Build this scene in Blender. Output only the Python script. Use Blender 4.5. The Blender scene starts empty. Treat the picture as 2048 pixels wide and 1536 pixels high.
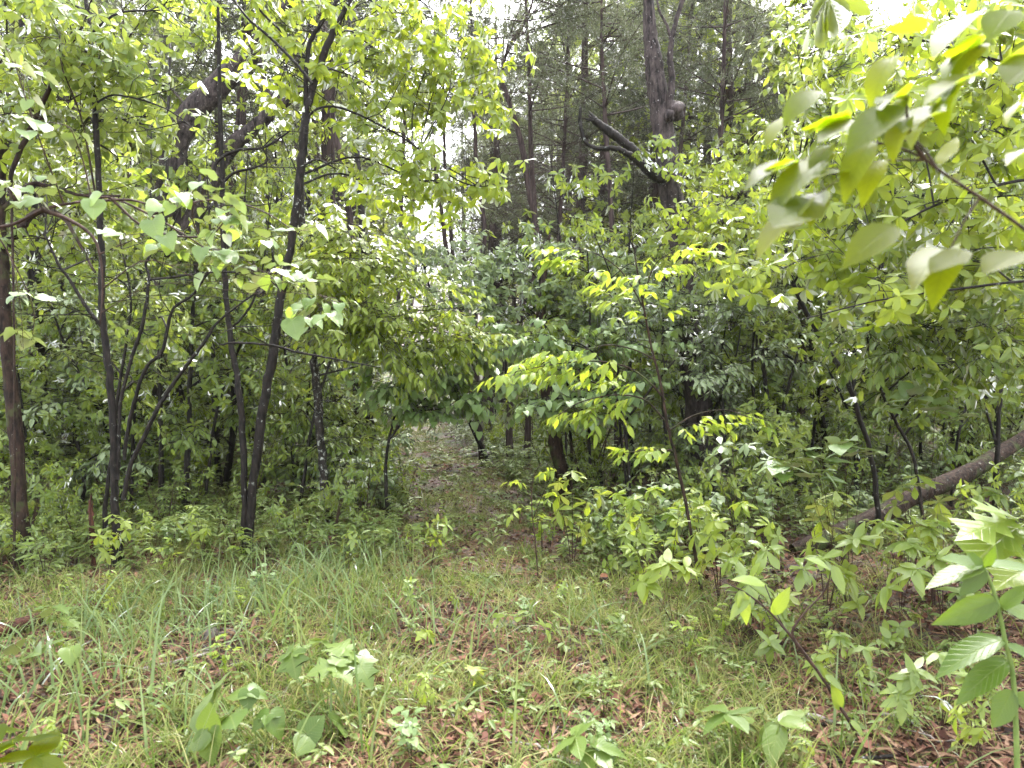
import bpy, math, random
import numpy as np
from mathutils import Vector

rng = np.random.default_rng(11)
random.seed(11)
scene = bpy.context.scene
COL = scene.collection
R = math.radians

# ------------------------------------------------------------------ camera, light, exposure
CAM_H = 1.5
FPX = 1490.0
cam_d = bpy.data.cameras.new("camera")
cam = bpy.data.objects.new("camera", cam_d)
COL.objects.link(cam)
cam.location = (0, 0, CAM_H)
cam.rotation_euler = (R(90), 0, 0)
cam_d.sensor_width = 36.0
cam_d.lens = 36.0 * FPX / 2048.0
cam_d.clip_start = 0.05
cam_d.clip_end = 1000
cam_d.dof.use_dof = True
cam_d.dof.focus_distance = 6.5
cam_d.dof.aperture_fstop = 3.6
scene.camera = cam

SUN_EL, SUN_AZ = 58.0, 20.0
world = bpy.data.worlds.new("World")
scene.world = world
world.use_nodes = True
wn = world.node_tree
wn.nodes.clear()
wo = wn.nodes.new('ShaderNodeOutputWorld')
wb = wn.nodes.new('ShaderNodeBackground')
sky = wn.nodes.new('ShaderNodeTexSky')
sky.sky_type = 'NISHITA'
sky.sun_disc = False
sky.sun_elevation = R(SUN_EL)
sky.sun_rotation = R(SUN_AZ)
sky.air_density = 1.2
sky.dust_density = 4.0
# thin overcast: the sky's own light, mostly drained of its blue, with soft cloud patches
hs = wn.nodes.new('ShaderNodeHueSaturation')
hs.inputs['Saturation'].default_value = 0.22
hs.inputs['Value'].default_value = 1.0
tc = wn.nodes.new('ShaderNodeTexCoord')
nz = wn.nodes.new('ShaderNodeTexNoise')
nz.inputs['Scale'].default_value = 3.0
nz.inputs['Detail'].default_value = 5
mr = wn.nodes.new('ShaderNodeMapRange')
mr.inputs['From Min'].default_value = 0.3
mr.inputs['From Max'].default_value = 0.7
mr.inputs['To Min'].default_value = 0.85
mr.inputs['To Max'].default_value = 1.25
mul = wn.nodes.new('ShaderNodeVectorMath')
mul.operation = 'SCALE'
wn.links.new(tc.outputs['Generated'], nz.inputs['Vector'])
wn.links.new(nz.outputs['Fac'], mr.inputs['Value'])
wn.links.new(sky.outputs[0], hs.inputs['Color'])
wn.links.new(hs.outputs[0], mul.inputs[0])
wn.links.new(mr.outputs[0], mul.inputs['Scale'])
wn.links.new(mul.outputs[0], wb.inputs['Color'])
wb.inputs['Strength'].default_value = 0.15
wn.links.new(wb.outputs[0], wo.inputs['Surface'])

sun_d = bpy.data.lights.new("sun", 'SUN')
sun_d.energy = 0.7
sun_d.angle = R(25)
sun_d.color = (1.0, 0.96, 0.9)
sun = bpy.data.objects.new("sun", sun_d)
COL.objects.link(sun)
_az, _el = R(SUN_AZ), R(SUN_EL)
_sd = Vector((math.sin(_az) * math.cos(_el), math.cos(_az) * math.cos(_el), math.sin(_el)))
sun.rotation_euler = _sd.to_track_quat('Z', 'Y').to_euler()
sun.location = (0, 0, 30)

scene.view_settings.view_transform = 'Standard'
scene.view_settings.look = 'None'
scene.view_settings.exposure = 3.0
scene.view_settings.gamma = 1.0
scene.render.engine = 'CYCLES'
cy = scene.cycles
cy.max_bounces = 9
cy.diffuse_bounces = 8
cy.glossy_bounces = 2
cy.transmission_bounces = 2
cy.transparent_max_bounces = 2
cy.caustics_reflective = False
cy.caustics_refractive = False
cy.use_denoising = True
cy.sample_clamp_indirect = 4.0


def P(px, py, d):
    """a point of the place at distance d along the view axis"""
    return np.array([(px - 1024.0) / FPX * d, d, CAM_H - (py - 768.0) / FPX * d])


# ------------------------------------------------------------------ materials
def new_mat(name):
    m = bpy.data.materials.new(name)
    m.use_nodes = True
    m.node_tree.nodes.clear()
    return m, m.node_tree


def N(t, kind, **kw):
    n = t.nodes.new(kind)
    for k, v in kw.items():
        setattr(n, k, v)
    return n


def leaf_mat(name, r0, r1, t0, t1, trans=0.45, gloss=0.30, ior=1.5, veins=False, spots=False, wet=.5):
    """thin leaf: diffuse top, light let through, wet skin. r* reflected colour range, t* transmitted."""
    m, t = new_mat(name)
    L = t.links.new
    out = N(t, 'ShaderNodeOutputMaterial')
    at = N(t, 'ShaderNodeAttribute', attribute_name='tint')
    mixr = N(t, 'ShaderNodeMix', data_type='RGBA')
    mixr.inputs['A'].default_value = (*r0, 1)
    mixr.inputs['B'].default_value = (*r1, 1)
    mixt = N(t, 'ShaderNodeMix', data_type='RGBA')
    mixt.inputs['A'].default_value = (*t0, 1)
    mixt.inputs['B'].default_value = (*t1, 1)
    L(at.outputs['Fac'], mixr.inputs['Factor'])
    L(at.outputs['Fac'], mixt.inputs['Factor'])
    rc, tcx = mixr.outputs['Result'], mixt.outputs['Result']
    dif = N(t, 'ShaderNodeBsdfDiffuse')
    trn = N(t, 'ShaderNodeBsdfTranslucent')
    gl = N(t, 'ShaderNodeBsdfGlossy')
    gl.inputs['Roughness'].default_value = gloss
    fr = N(t, 'ShaderNodeFresnel')
    fr.inputs['IOR'].default_value = ior
    bump = None
    if veins:
        uv = N(t, 'ShaderNodeUVMap')
        sep = N(t, 'ShaderNodeSeparateXYZ')
        L(uv.outputs['UV'], sep.inputs[0])
        ab = N(t, 'ShaderNodeMath', operation='SUBTRACT'); ab.inputs[1].default_value = 0.5
        L(sep.outputs['X'], ab.inputs[0])
        ab2 = N(t, 'ShaderNodeMath', operation='ABSOLUTE'); L(ab.outputs[0], ab2.inputs[0])
        # side veins sweep forward: v - 0.7*|u|
        mm = N(t, 'ShaderNodeMath', operation='MULTIPLY_ADD')
        mm.inputs[1].default_value = -0.75
        L(ab2.outputs[0], mm.inputs[0]); L(sep.outputs['Y'], mm.inputs[2])
        ms = N(t, 'ShaderNodeMath', operation='MULTIPLY'); ms.inputs[1].default_value = 8.5 * 6.283
        L(mm.outputs[0], ms.inputs[0])
        sn = N(t, 'ShaderNodeMath', operation='SINE'); L(ms.outputs[0], sn.inputs[0])
        ps = N(t, 'ShaderNodeMapRange'); ps.inputs['From Min'].default_value = 0.72; ps.inputs['From Max'].default_value = 1.0
        L(sn.outputs[0], ps.inputs['Value'])
        mid = N(t, 'ShaderNodeMapRange')
        mid.inputs['From Min'].default_value = 0.028; mid.inputs['From Max'].default_value = 0.008
        L(ab2.outputs[0], mid.inputs['Value'])
        mx = N(t, 'ShaderNodeMath', operation='MAXIMUM'); L(ps.outputs[0], mx.inputs[0]); L(mid.outputs[0], mx.inputs[1])
        vmul = N(t, 'ShaderNodeMath', operation='MULTIPLY'); vmul.inputs[1].default_value = 0.24
        L(mx.outputs[0], vmul.inputs[0])
        vr = N(t, 'ShaderNodeMix', data_type='RGBA')
        vr.inputs['B'].default_value = (r1[0] * 2.4 + .03, r1[1] * 1.9 + .03, r1[2] * 2.2 + .02, 1)
        L(vmul.outputs[0], vr.inputs['Factor']); L(rc, vr.inputs['A'])
        rc = vr.outputs['Result']
        vt = N(t, 'ShaderNodeMix', data_type='RGBA')
        vt.inputs['B'].default_value = (t0[0] * .35, t0[1] * .4, t0[2] * .3, 1)
        L(vmul.outputs[0], vt.inputs['Factor']); L(tcx, vt.inputs['A'])
        tcx = vt.outputs['Result']
        bump = N(t, 'ShaderNodeBump')
        bump.inputs['Strength'].default_value = 0.28
        bump.inputs['Distance'].default_value = 0.004
        bump.invert = True
        L(mx.outputs[0], bump.inputs['Height'])
    if spots:
        tco = N(t, 'ShaderNodeTexCoord')
        vo = N(t, 'ShaderNodeTexVoronoi'); vo.inputs['Scale'].default_value = 170
        L(tco.outputs['Object'], vo.inputs['Vector'])
        sp = N(t, 'ShaderNodeMapRange'); sp.inputs['From Min'].default_value = 0.30; sp.inputs['From Max'].default_value = 0.16
        L(vo.outputs['Distance'], sp.inputs['Value'])
        b2 = N(t, 'ShaderNodeBump'); b2.inputs['Strength'].default_value = 0.9; b2.inputs['Distance'].default_value = 0.003
        L(sp.outputs[0], b2.inputs['Height'])
        if bump:
            L(bump.outputs[0], b2.inputs['Normal'])
        bump = b2
    L(rc, dif.inputs['Color'])
    L(tcx, trn.inputs['Color'])
    if bump:
        for b in (dif, gl):
            L(bump.outputs[0], b.inputs['Normal'])
    m1 = N(t, 'ShaderNodeMixShader')
    m1.inputs[0].default_value = trans
    L(dif.outputs[0], m1.inputs[1]); L(trn.outputs[0], m1.inputs[2])
    m2 = N(t, 'ShaderNodeMixShader')
    fm = N(t, 'ShaderNodeMath', operation='MULTIPLY'); fm.inputs[1].default_value = wet
    L(fr.outputs[0], fm.inputs[0]); L(fm.outputs[0], m2.inputs[0])
    L(m1.outputs[0], m2.inputs[1]); L(gl.outputs[0], m2.inputs[2])
    L(m2.outputs[0], out.inputs['Surface'])
    return m


def bark_mat(name, c0, c1, scale=12, zs=0.34, lichen=0.0, moss=0.0, rough=0.75, bump=0.6, lich_col=(0.34, 0.36, 0.32)):
    m, t = new_mat(name)
    L = t.links.new
    out = N(t, 'ShaderNodeOutputMaterial')
    pr = N(t, 'ShaderNodeBsdfPrincipled')
    tcn = N(t, 'ShaderNodeTexCoord')
    mp = N(t, 'ShaderNodeMapping'); mp.inputs['Scale'].default_value = (1, 1, zs)
    L(tcn.outputs['Object'], mp.inputs['Vector'])
    n1 = N(t, 'ShaderNodeTexNoise'); n1.inputs['Scale'].default_value = scale * 3; n1.inputs['Detail'].default_value = 6; n1.inputs['Roughness'].default_value = .65
    L(mp.outputs[0], n1.inputs['Vector'])
    rp = N(t, 'ShaderNodeValToRGB')
    rp.color_ramp.elements[0].position = .36; rp.color_ramp.elements[0].color = (*c0, 1)
    rp.color_ramp.elements[1].position = .68; rp.color_ramp.elements[1].color = (*c1, 1)
    L(n1.outputs['Fac'], rp.inputs['Fac'])
    col = rp.outputs['Color']
    if lichen > 0:
        n2 = N(t, 'ShaderNodeTexNoise'); n2.inputs['Scale'].default_value = 26; n2.inputs['Detail'].default_value = 5; n2.inputs['Roughness'].default_value = .7
        L(tcn.outputs['Object'], n2.inputs['Vector'])
        r2 = N(t, 'ShaderNodeMapRange')
        r2.inputs['From Min'].default_value = 0.66 - 0.2 * lichen; r2.inputs['From Max'].default_value = 0.72 - 0.2 * lichen
        L(n2.outputs['Fac'], r2.inputs['Value'])
        mx = N(t, 'ShaderNodeMix', data_type='RGBA'); mx.inputs['B'].default_value = (*lich_col, 1)
        L(r2.outputs[0], mx.inputs['Factor']); L(col, mx.inputs['A'])
        col = mx.outputs['Result']
    if moss > 0:
        n3 = N(t, 'ShaderNodeTexNoise'); n3.inputs['Scale'].default_value = 6; n3.inputs['Detail'].default_value = 6
        L(tcn.outputs['Object'], n3.inputs['Vector'])
        r3 = N(t, 'ShaderNodeMapRange')
        r3.inputs['From Min'].default_value = 0.62 - 0.2 * moss; r3.inputs['From Max'].default_value = 0.76 - 0.2 * moss
        L(n3.outputs['Fac'], r3.inputs['Value'])
        mx = N(t, 'ShaderNodeMix', data_type='RGBA'); mx.inputs['B'].default_value = (.06, .08, .025, 1)
        L(r3.outputs[0], mx.inputs['Factor']); L(col, mx.inputs['A'])
        col = mx.outputs['Result']
    L(col, pr.inputs['Base Color'])
    pr.inputs['Roughness'].default_value = rough
    pr.inputs['Specular IOR Level'].default_value = .15
    bp = N(t, 'ShaderNodeBump'); bp.inputs['Strength'].default_value = bump; bp.inputs['Distance'].default_value = .02
    L(n1.outputs['Fac'], bp.inputs['Height']); L(bp.outputs[0], pr.inputs['Normal'])
    L(pr.outputs[0], out.inputs['Surface'])
    return m


def ground_mat(name, cols, greens=0.3):
    m, t = new_mat(name)
    L = t.links.new
    out = N(t, 'ShaderNodeOutputMaterial')
    pr = N(t, 'ShaderNodeBsdfPrincipled'); pr.inputs['Roughness'].default_value = .8
    tcn = N(t, 'ShaderNodeTexCoord')
    n1 = N(t, 'ShaderNodeTexVoronoi'); n1.inputs['Scale'].default_value = 28
    nw = N(t, 'ShaderNodeTexNoise'); nw.inputs['Scale'].default_value = 9; nw.inputs['Detail'].default_value = 8; nw.inputs['Roughness'].default_value = .7
    L(tcn.outputs['Object'], nw.inputs['Vector'])
    vm = N(t, 'ShaderNodeMix', data_type='VECTOR'); vm.inputs['Factor'].default_value = .12
    L(tcn.outputs['Object'], vm.inputs['A']); L(nw.outputs['Color'], vm.inputs['B'])
    L(vm.outputs['Result'], n1.inputs['Vector'])
    rp = N(t, 'ShaderNodeValToRGB')
    while len(rp.color_ramp.elements) < len(cols):
        rp.color_ramp.elements.new(.5)
    for i, c in enumerate(cols):
        rp.color_ramp.elements[i].position = i / (len(cols) - 1)
        rp.color_ramp.elements[i].color = (*c, 1)
    sp = N(t, 'ShaderNodeSeparateColor'); L(n1.outputs['Color'], sp.inputs[0])
    L(sp.outputs[0], rp.inputs['Fac'])
    n2 = N(t, 'ShaderNodeTexNoise'); n2.inputs['Scale'].default_value = 1.6; n2.inputs['Detail'].default_value = 9; n2.inputs['Roughness'].default_value = .72
    L(tcn.outputs['Object'], n2.inputs['Vector'])
    r2 = N(t, 'ShaderNodeMapRange'); r2.inputs['From Min'].default_value = .62 - greens * .3; r2.inputs['From Max'].default_value = .72 - greens * .3
    L(n2.outputs['Fac'], r2.inputs['Value'])
    mx = N(t, 'ShaderNodeMix', data_type='RGBA'); mx.inputs['B'].default_value = (.07, .095, .03, 1)
    L(r2.outputs[0], mx.inputs['Factor']); L(rp.outputs['Color'], mx.inputs['A'])
    L(mx.outputs['Result'], pr.inputs['Base Color'])
    bp = N(t, 'ShaderNodeBump'); bp.inputs['Strength'].default_value = .9; bp.inputs['Distance'].default_value = .03
    L(nw.outputs['Fac'], bp.inputs['Height']); L(bp.outputs[0], pr.inputs['Normal'])
    L(pr.outputs[0], out.inputs['Surface'])
    return m


M = {
    # yellow-green, strongly translucent crowns
    'lf_bright': leaf_mat('leaf_bright', (.14, .20, .025), (.22, .29, .045), (.44, .57, .03), (.62, .70, .07), trans=.50, gloss=.36, veins=True, wet=.65),
    'lf_mid': leaf_mat('leaf_mid', (.10, .16, .035), (.17, .24, .06), (.38, .49, .04), (.54, .62, .08), trans=.46, gloss=.36, wet=.7),
    'lf_far': leaf_mat('leaf_far', (.13, .19, .04), (.22, .28, .075), (.42, .54, .06), (.58, .66, .11), trans=.46, gloss=.4, wet=.6),
    'lf_cool': leaf_mat('leaf_cool', (.20, .28, .12), (.30, .38, .20), (.36, .48, .10), (.50, .60, .16), trans=.40, gloss=.34, ior=1.6, wet=.9),
    'lf_cover': leaf_mat('leaf_cover', (.10, .155, .04), (.18, .235, .075), (.30, .40, .05), (.44, .52, .08), trans=.40, gloss=.38),
    'lf_heart': leaf_mat('leaf_heart', (.13, .22, .07), (.21, .31, .11), (.32, .46, .05), (.46, .60, .07), trans=.45, gloss=.30, ior=1.6, veins=True, spots=True, wet=.75),
    'lf_lime': leaf_mat('leaf_lime', (.14, .22, .03), (.24, .32, .05), (.40, .54, .03), (.60, .70, .06), trans=.52, gloss=.33, veins=True, wet=.4),
    'lf_wet': leaf_mat('leaf_wet', (.12, .18, .035), (.20, .28, .065), (.42, .54, .04), (.58, .68, .08), trans=.46, gloss=.24, ior=1.6, veins=True, wet=.7),
    'lf_near': leaf_mat('leaf_near', (.04, .075, .006), (.07, .11, .01), (.34, .46, .008), (.50, .58, .012), trans=.80, gloss=.36, ior=1.45, veins=True, wet=.16),
    'lf_dimmed': leaf_mat('leaf_dimmed', (.075, .13, .025), (.13, .19, .04), (.18, .27, .03), (.30, .38, .05), trans=.40, gloss=.30, ior=1.5, veins=True, wet=.6),  # seedling leaf colour darkened to offset the full light in the clearing
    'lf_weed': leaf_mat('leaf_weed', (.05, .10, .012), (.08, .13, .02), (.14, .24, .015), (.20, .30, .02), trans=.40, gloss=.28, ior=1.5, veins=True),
    'needle': leaf_mat('cedar_needle', (.08, .095, .06), (.15, .165, .11), (.12, .14, .07), (.22, .24, .12), trans=.42, gloss=.8, ior=1.08),
    'grass': leaf_mat('grass_blade', (.07, .12, .02), (.27, .27, .11), (.22, .33, .035), (.44, .44, .15), trans=.42, gloss=.45, wet=.14),
    'grass_blue': leaf_mat('grass_blade_blue', (.10, .155, .06), (.18, .24, .11), (.24, .34, .06), (.34, .42, .13), trans=.36, gloss=.36, ior=1.5, wet=.28),
    'litter': leaf_mat('dead_leaf', (.03, .012, .009), (.25, .12, .085), (.08, .03, .02), (.20, .09, .06), trans=.12, gloss=.4, wet=.18),
    'straw': leaf_mat('dead_needle', (.08, .035, .02), (.25, .155, .10), (.10, .04, .02), (.22, .12, .06), trans=.12, gloss=.5, wet=.15),
    'bk_dark': bark_mat('bark_dark', (.004, .0035, .003), (.027, .021, .018), lichen=.18, rough=.55),
    'bk_brown': bark_mat('bark_brown', (.009, .006, .005), (.060, .037, .027), scale=10, lichen=.08, moss=.3, rough=.7),
    'bk_lichen': bark_mat('bark_lichen', (.008, .007, .006), (.045, .037, .032), lichen=.5, rough=.7),
    'bk_cedar': bark_mat('bark_cedar', (.02, .014, .014), (.105, .075, .07), scale=12, zs=.08, rough=.8),
    'bk_hick': bark_mat('bark_shaggy', (.010, .008, .008), (.10, .078, .075), scale=7, zs=.3, lichen=.1, rough=.75, bump=1.0, lich_col=(.4, .38, .38)),
    'bk_black': bark_mat('bark_wet_black', (.005, .0045, .004), (.036, .030, .027), scale=10, zs=.12, lichen=.12, rough=.45, bump=1.0, lich_col=(.3, .3, .3)),
    'bk_grey': bark_mat('bark_grey', (.12, .10, .09), (.32, .28, .26), lichen=.4, rough=.7),
    'bk_red': bark_mat('wood_red', (.02, .009, .007), (.11, .045, .028), scale=12, zs=.08, rough=.7),
    'bk_twig': bark_mat('twig', (.025, .015, .012), (.085, .05, .038), scale=20, rough=.5),
    'stem_green': bark_mat('green_stem', (.10, .16, .04), (.20, .27, .08), scale=10, rough=.45, bump=.2),
    'log': bark_mat('log_bark', (.009, .006, .005), (.075, .047, .036), scale=9, zs=.8, moss=.4, lichen=.2, rough=.7, bump=1.0),
    'wood_cut': bark_mat('cut_wood', (.06, .025, .012), (.20, .08, .035), scale=8, rough=.7),
    'stone': bark_mat('limestone', (.06, .052, .045), (.17, .15, .135), scale=5, zs=1, rough=.8, moss=.2),
    'ground': ground_mat('forest_floor', [(.025, .014, .011), (.05, .032, .025), (.09, .06, .048), (.15, .105, .085)], .35),
    'path': ground_mat('path_litter', [(.05, .03, .024), (.11, .068, .058), (.18, .12, .105), (.28, .21, .19)], .5),
}


# ------------------------------------------------------------------ terrain
def path_x(y):
    return np.interp(y, [0, 5, 8.2, 12, 19, 30, 45, 60], [-.1, -.22, -.32, -1.0, -2.2, -3.9, -5.0, -4.2])


def hgt(x, y):
    x = np.asarray(x, float); y = np.asarray(y, float)
    h = .03 * np.sin(x * 1.3 + y * .7) + .025 * np.sin(x * 2.9 - y * 1.7 + 1) + .012 * np.sin(x * 6.1 + y * 5.3)
    dd = np.clip(y - 17, 0, 70)
    h = h + .0019 * dd ** 2 + .27 * np.clip(y - 87, 0, 500) * .6
    w = np.clip((y - 7) / 5, 0, 1)
    off = np.abs(x - path_x(y))
    h = h + w * .28 * np.clip((off - .7) / 1.3, 0, 1) ** 1.5
    h = h + .0016 * np.clip(np.abs(x) - 8, 0, 60) ** 2 * .5
    return h


# ------------------------------------------------------------------ mesh accumulator
class Acc:
    def __init__(s):
        s.v, s.uv, s.t, s.f, s.fm, s.n = [], [], [], [], [], 0

    def add(s, v, faces, uv=None, tint=None, mat=0):
        v = np.asarray(v, float).reshape(-1, 3)
        s.v.append(v)
        s.uv.append(np.zeros((len(v), 2)) if uv is None else np.asarray(uv, float).reshape(-1, 2))
        s.t.append(np.full(len(v), .5) if tint is None else np.asarray(tint, float).reshape(-1))
        for f in faces:
            f = np.asarray(f, int)
            s.f.append(f + s.n)
            s.fm.append(np.full(len(f), mat))
        s.n += len(v)

    def mesh(s, name, mats, origin=(0, 0, 0), smooth=True):
        me = bpy.data.meshes.new(name)
        v = np.concatenate(s.v) - np.asarray(origin)
        lv = np.concatenate([f.ravel() for f in s.f])
        tot = np.concatenate([np.full(len(f), f.shape[1]) for f in s.f])
        st = np.concatenate([[0], np.cumsum(tot)[:-1]])
        me.vertices.add(len(v)); me.vertices.foreach_set('co', v.astype(np.float32).ravel())
        me.loops.add(len(lv)); me.loops.foreach_set('vertex_index', lv.astype(np.int32))
        me.polygons.add(len(tot)); me.polygons.foreach_set('loop_start', st.astype(np.int32))
        me.polygons.foreach_set('material_index', np.concatenate(s.fm).astype(np.int32))
        me.update(calc_edges=True)
        me.polygons.foreach_set('use_smooth', np.full(len(tot), smooth))
        uv = np.concatenate(s.uv)
        ul = me.uv_layers.new(name='UVMap')
        ul.data.foreach_set('uv', uv[lv].astype(np.float32).ravel())
        a = me.attributes.new('tint', 'FLOAT', 'POINT')
        a.data.foreach_set('value', np.concatenate(s.t).astype(np.float32))
        for m in mats:
            me.materials.append(m)
        me.update()
        return me


def nrm(a):
    return a / (np.linalg.norm(a, axis=-1, keepdims=True) + 1e-9)


def tubes(acc, Pt, Rd, S=5, mat=0, bark=0.0, cap=False, tint=None):
    """many tubes at once: Pt (M,K,3), Rd (M,K)"""
    Pt = np.asarray(Pt, float); Rd = np.asarray(Rd, float)
    Mn, K = Rd.shape
    T = np.gradient(Pt, axis=1)
    T = nrm(T)
    mt = nrm(T.mean(1))
    ref = np.where(np.abs(mt[:, 2:3]) > .7, np.array([[1., 0, 0]]), np.array([[0., 0, 1.]]))[:, None, :]
    A = nrm(np.cross(T, np.broadcast_to(ref, T.shape)))
    B = np.cross(T, A)
    th = np.arange(S) / S * 2 * np.pi
    rr = Rd[:, :, None] * np.ones((1, 1, S))
    if bark > 0:
        ph = rng.random((Mn, 1, S)) * 6.28
        kk = np.arange(K)[None, :, None]
        rr = rr * (1 + bark * (.6 * np.sin(kk * .55 + ph) + rng.normal(0, .5, rr.shape)))
    V = Pt[:, :, None, :] + rr[..., None] * (A[:, :, None, :] * np.cos(th)[None, None, :, None] + B[:, :, None, :] * np.sin(th)[None, None, :, None])
    i = np.arange(K - 1)[:, None] * S
    j = np.arange(S)[None, :]
    j2 = (j + 1) % S
    q = np.stack([i + j, i + j2, i + S + j2, i + S + j], -1).reshape(-1, 4)
    F = (q[None] + (np.arange(Mn) * K * S)[:, None, None]).reshape(-1, 4)
    faces = [F]
    if cap:
        for e in (0, K - 1):
            faces.append((np.arange(S)[None, :] + (np.arange(Mn) * K * S)[:, None] + e * S))
    acc.add(V.reshape(-1, 3), faces, mat=mat, tint=None if tint is None else np.repeat(tint, K * S))


def smooth_line(pts, rad, n):
    """Catmull-Rom through pts"""
    pts = np.asarray(pts, float); rad = np.asarray(rad, float)
    m = len(pts)
    if m == 2:
        t = np.linspace(0, 1, n)[:, None]
        return pts[0] * (1 - t) + pts[1] * t, rad[0] + (rad[1] - rad[0]) * t[:, 0]
    ext = np.vstack([2 * pts[0] - pts[1], pts, 2 * pts[-1] - pts[-2]])
    u = np.linspace(0, m - 1 - 1e-6, n)
    i = u.astype(int); f = (u - i)[:, None]
    p0, p1, p2, p3 = ext[i], ext[i + 1], ext[i + 2], ext[i + 3]
    q = .5 * (2 * p1 + (p2 - p0) * f + (2 * p0 - 5 * p1 + 4 * p2 - p3) * f ** 2 + (3 * p1 - p0 - 3 * p2 + p3) * f ** 3)
    return q, np.interp(u, np.arange(m), rad)


# ------------------------------------------------------------------ leaves
def leaf_t(outline, fold=.15, droop=.25, wave=0.0, lobed=False):
    """outline: half-outline (x,y), first & last on the midrib; returns verts, uv, faces"""
    o = np.array(outline, float)
    n = len(o)
    if n == 4 and not lobed:
        # two folded quads
        v = np.array([[0, 0], [-o[1][0], o[1][1]], [-o[2][0], o[2][1]], [0, 1], [o[2][0], o[2][1]], [o[1][0], o[1][1]]])
        faces = [np.array([[0, 3, 2, 1], [0, 5, 4, 3]])]
    elif n == 3:
        v = np.array([[0, 0], [-o[1][0], o[1][1]], [0, 1], [o[1][0], o[1][1]]])
        faces = [np.array([[0, 2, 1], [0, 3, 2]])]
    else:
        my = np.linspace(0, 1, n)
        if not lobed:
            my[1:-1] = np.clip(o[1:-1, 1], .04, .97)
            my = np.maximum.accumulate(my)
        vs = [(0, y) for y in my]
        vs += [(-x, y) for x, y in o[1:-1]] + [(x, y) for x, y in o[1:-1]]
        v = np.array(vs)
        k = n - 2
        tri, quad = [], []
        for s_, sg in ((n, 0), (n + k, 1)):
            def q(*a):
                return list(a) if sg else list(a)[::-1]
            tri.append(q(0, s_, 1))
            for i in range(k - 1):
                quad.append(q(1 + i, s_ + i, s_ + i + 1, 2 + i))
            tri.append(q(k, s_ + k - 1, n - 1))
        faces = [np.array(tri), np.array(quad)]
    x, y = v[:, 0], v[:, 1]
    z = fold * np.abs(x) - droop * y * y + wave * np.sin(y * 11) * np.abs(x)
    V = np.stack([x, y, z], -1)
    w = max(np.abs(x).max(), 1e-3)
    uv = np.stack([.5 + x / w * .5 * .9, y], -1)
    return V, uv, faces


E_HI = [(0, 0), (.10, .08), (.17, .22), (.20, .42), (.165, .65), (.08, .85), (0, 1)]
O_HI = [(0, 0), (.05, .10), (.11, .28), (.18, .50), (.205, .68), (.12, .87), (0, 1)]
B_HI = [(0, 0), (.15, .09), (.25, .24), (.285, .42), (.25, .62), (.13, .84), (0, 1)]
H_HI = [(0, 0), (.20, -.13), (.42, -.08), (.52, .15), (.48, .38), (.32, .64), (.13, .86), (0, 1)]
OAK = [(0, 0), (.05, .15), (.24, .24), (.09, .32), (.33, .50), (.13, .54), (.33, .78), (.12, .80), (0, 1)]
MAP = [(0, 0), (.30, -.06), (.55, .10), (.36, .22), (.62, .52), (.28, .50), (.20, .78), (0, 1)]
T = {
    'ell': [leaf_t(E_HI, f, d, w) for f, d, w in ((.2, .18, 0), (.35, .35, .1), (.1, .05, .15))],
    'obo': [leaf_t(O_HI, f, d, w) for f, d, w in ((.2, .25, 0), (.4, .45, .1), (.12, .1, .1))],
    'broad': [leaf_t(B_HI, f, d, w) for f, d, w in ((.15, .15, .05), (.3, .3, .1), (.08, .05, .12))],
    'heart': [leaf_t(H_HI, f, d, w) for f, d, w in ((.12, .12, .04), (.25, .3, .06), (-.12, .15, .05))],
    'oak': [leaf_t(OAK, f, d, 0, True) for f, d in ((.1, .15), (.25, .3))],
    'map': [leaf_t(MAP, f, d, 0, True) for f, d in ((.1, .15), (.2, .25))],
    'emid': [leaf_t([(0, 0), (.21, .32), (.18, .68), (0, 1)], f, d) for f, d in ((.2, .15), (.45, .3))],
    'omid': [leaf_t([(0, 0), (.15, .36), (.21, .72), (0, 1)], f, d) for f, d in ((.2, .25), (.45, .4))],
    'hmid': [leaf_t([(0, 0), (.36, -.06), (.46, .18), (.30, .62), (0, 1)], f, d) for f, d in ((.15, .1), (.3, .3))],
    'kite': [leaf_t([(0, 0), (.24, .45), (0, 1)], f, .0) for f in (.25, -.25)],
    'kbroad': [leaf_t([(0, 0), (.34, .42), (0, 1)], f, .0) for f in (.25, -.25)],
    'cur': [leaf_t([(0, 0), (.30, .3), (.26, .7), (0, 1)], f, d, w) for f, d, w in ((.9, .5, .4), (-.8, .3, .4), (.5, -.6, .5))],
    'ndl': [leaf_t([(0, 0), (.07, .45), (0, 1)], .2, .0)],
}


def leaves(acc, kind, pos, dr, up, size, tint, mat=0):
    pos = np.asarray(pos, float).reshape(-1, 3)
    n = len(pos)
    if n == 0:
        return
    dr = nrm(np.asarray(dr, float).reshape(-1, 3))
    up = np.asarray(up, float).reshape(-1, 3)
    X = nrm(np.cross(dr, up)); Z = np.cross(X, dr)
    size = np.broadcast_to(np.asarray(size, float), (n,)); tint = np.broadcast_to(np.asarray(tint, float), (n,))
    which = rng.integers(0, len(T[kind]), n)
    for w, (V, uv, faces) in enumerate(T[kind]):
        s = np.where(which == w)[0]
        if len(s) == 0:
            continue
        W = pos[s, None, :] + size[s, None, None] * (V[None, :, 0:1] * X[s, None, :] + V[None, :, 1:2] * dr[s, None, :] + V[None, :, 2:3] * Z[s, None, :])
        nv = len(V)
        ff = [(f[None] + (np.arange(len(s)) * nv)[:, None, None]).reshape(-1, f.shape[1]) for f in faces]
        acc.add(W.reshape(-1, 3), ff, np.tile(uv, (len(s), 1)), np.repeat(tint[s], nv), mat)


def rnd(n, s=1.0):
    return rng.normal(0, s, (n, 3))


UP = np.array([0, 0, 1.])


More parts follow.
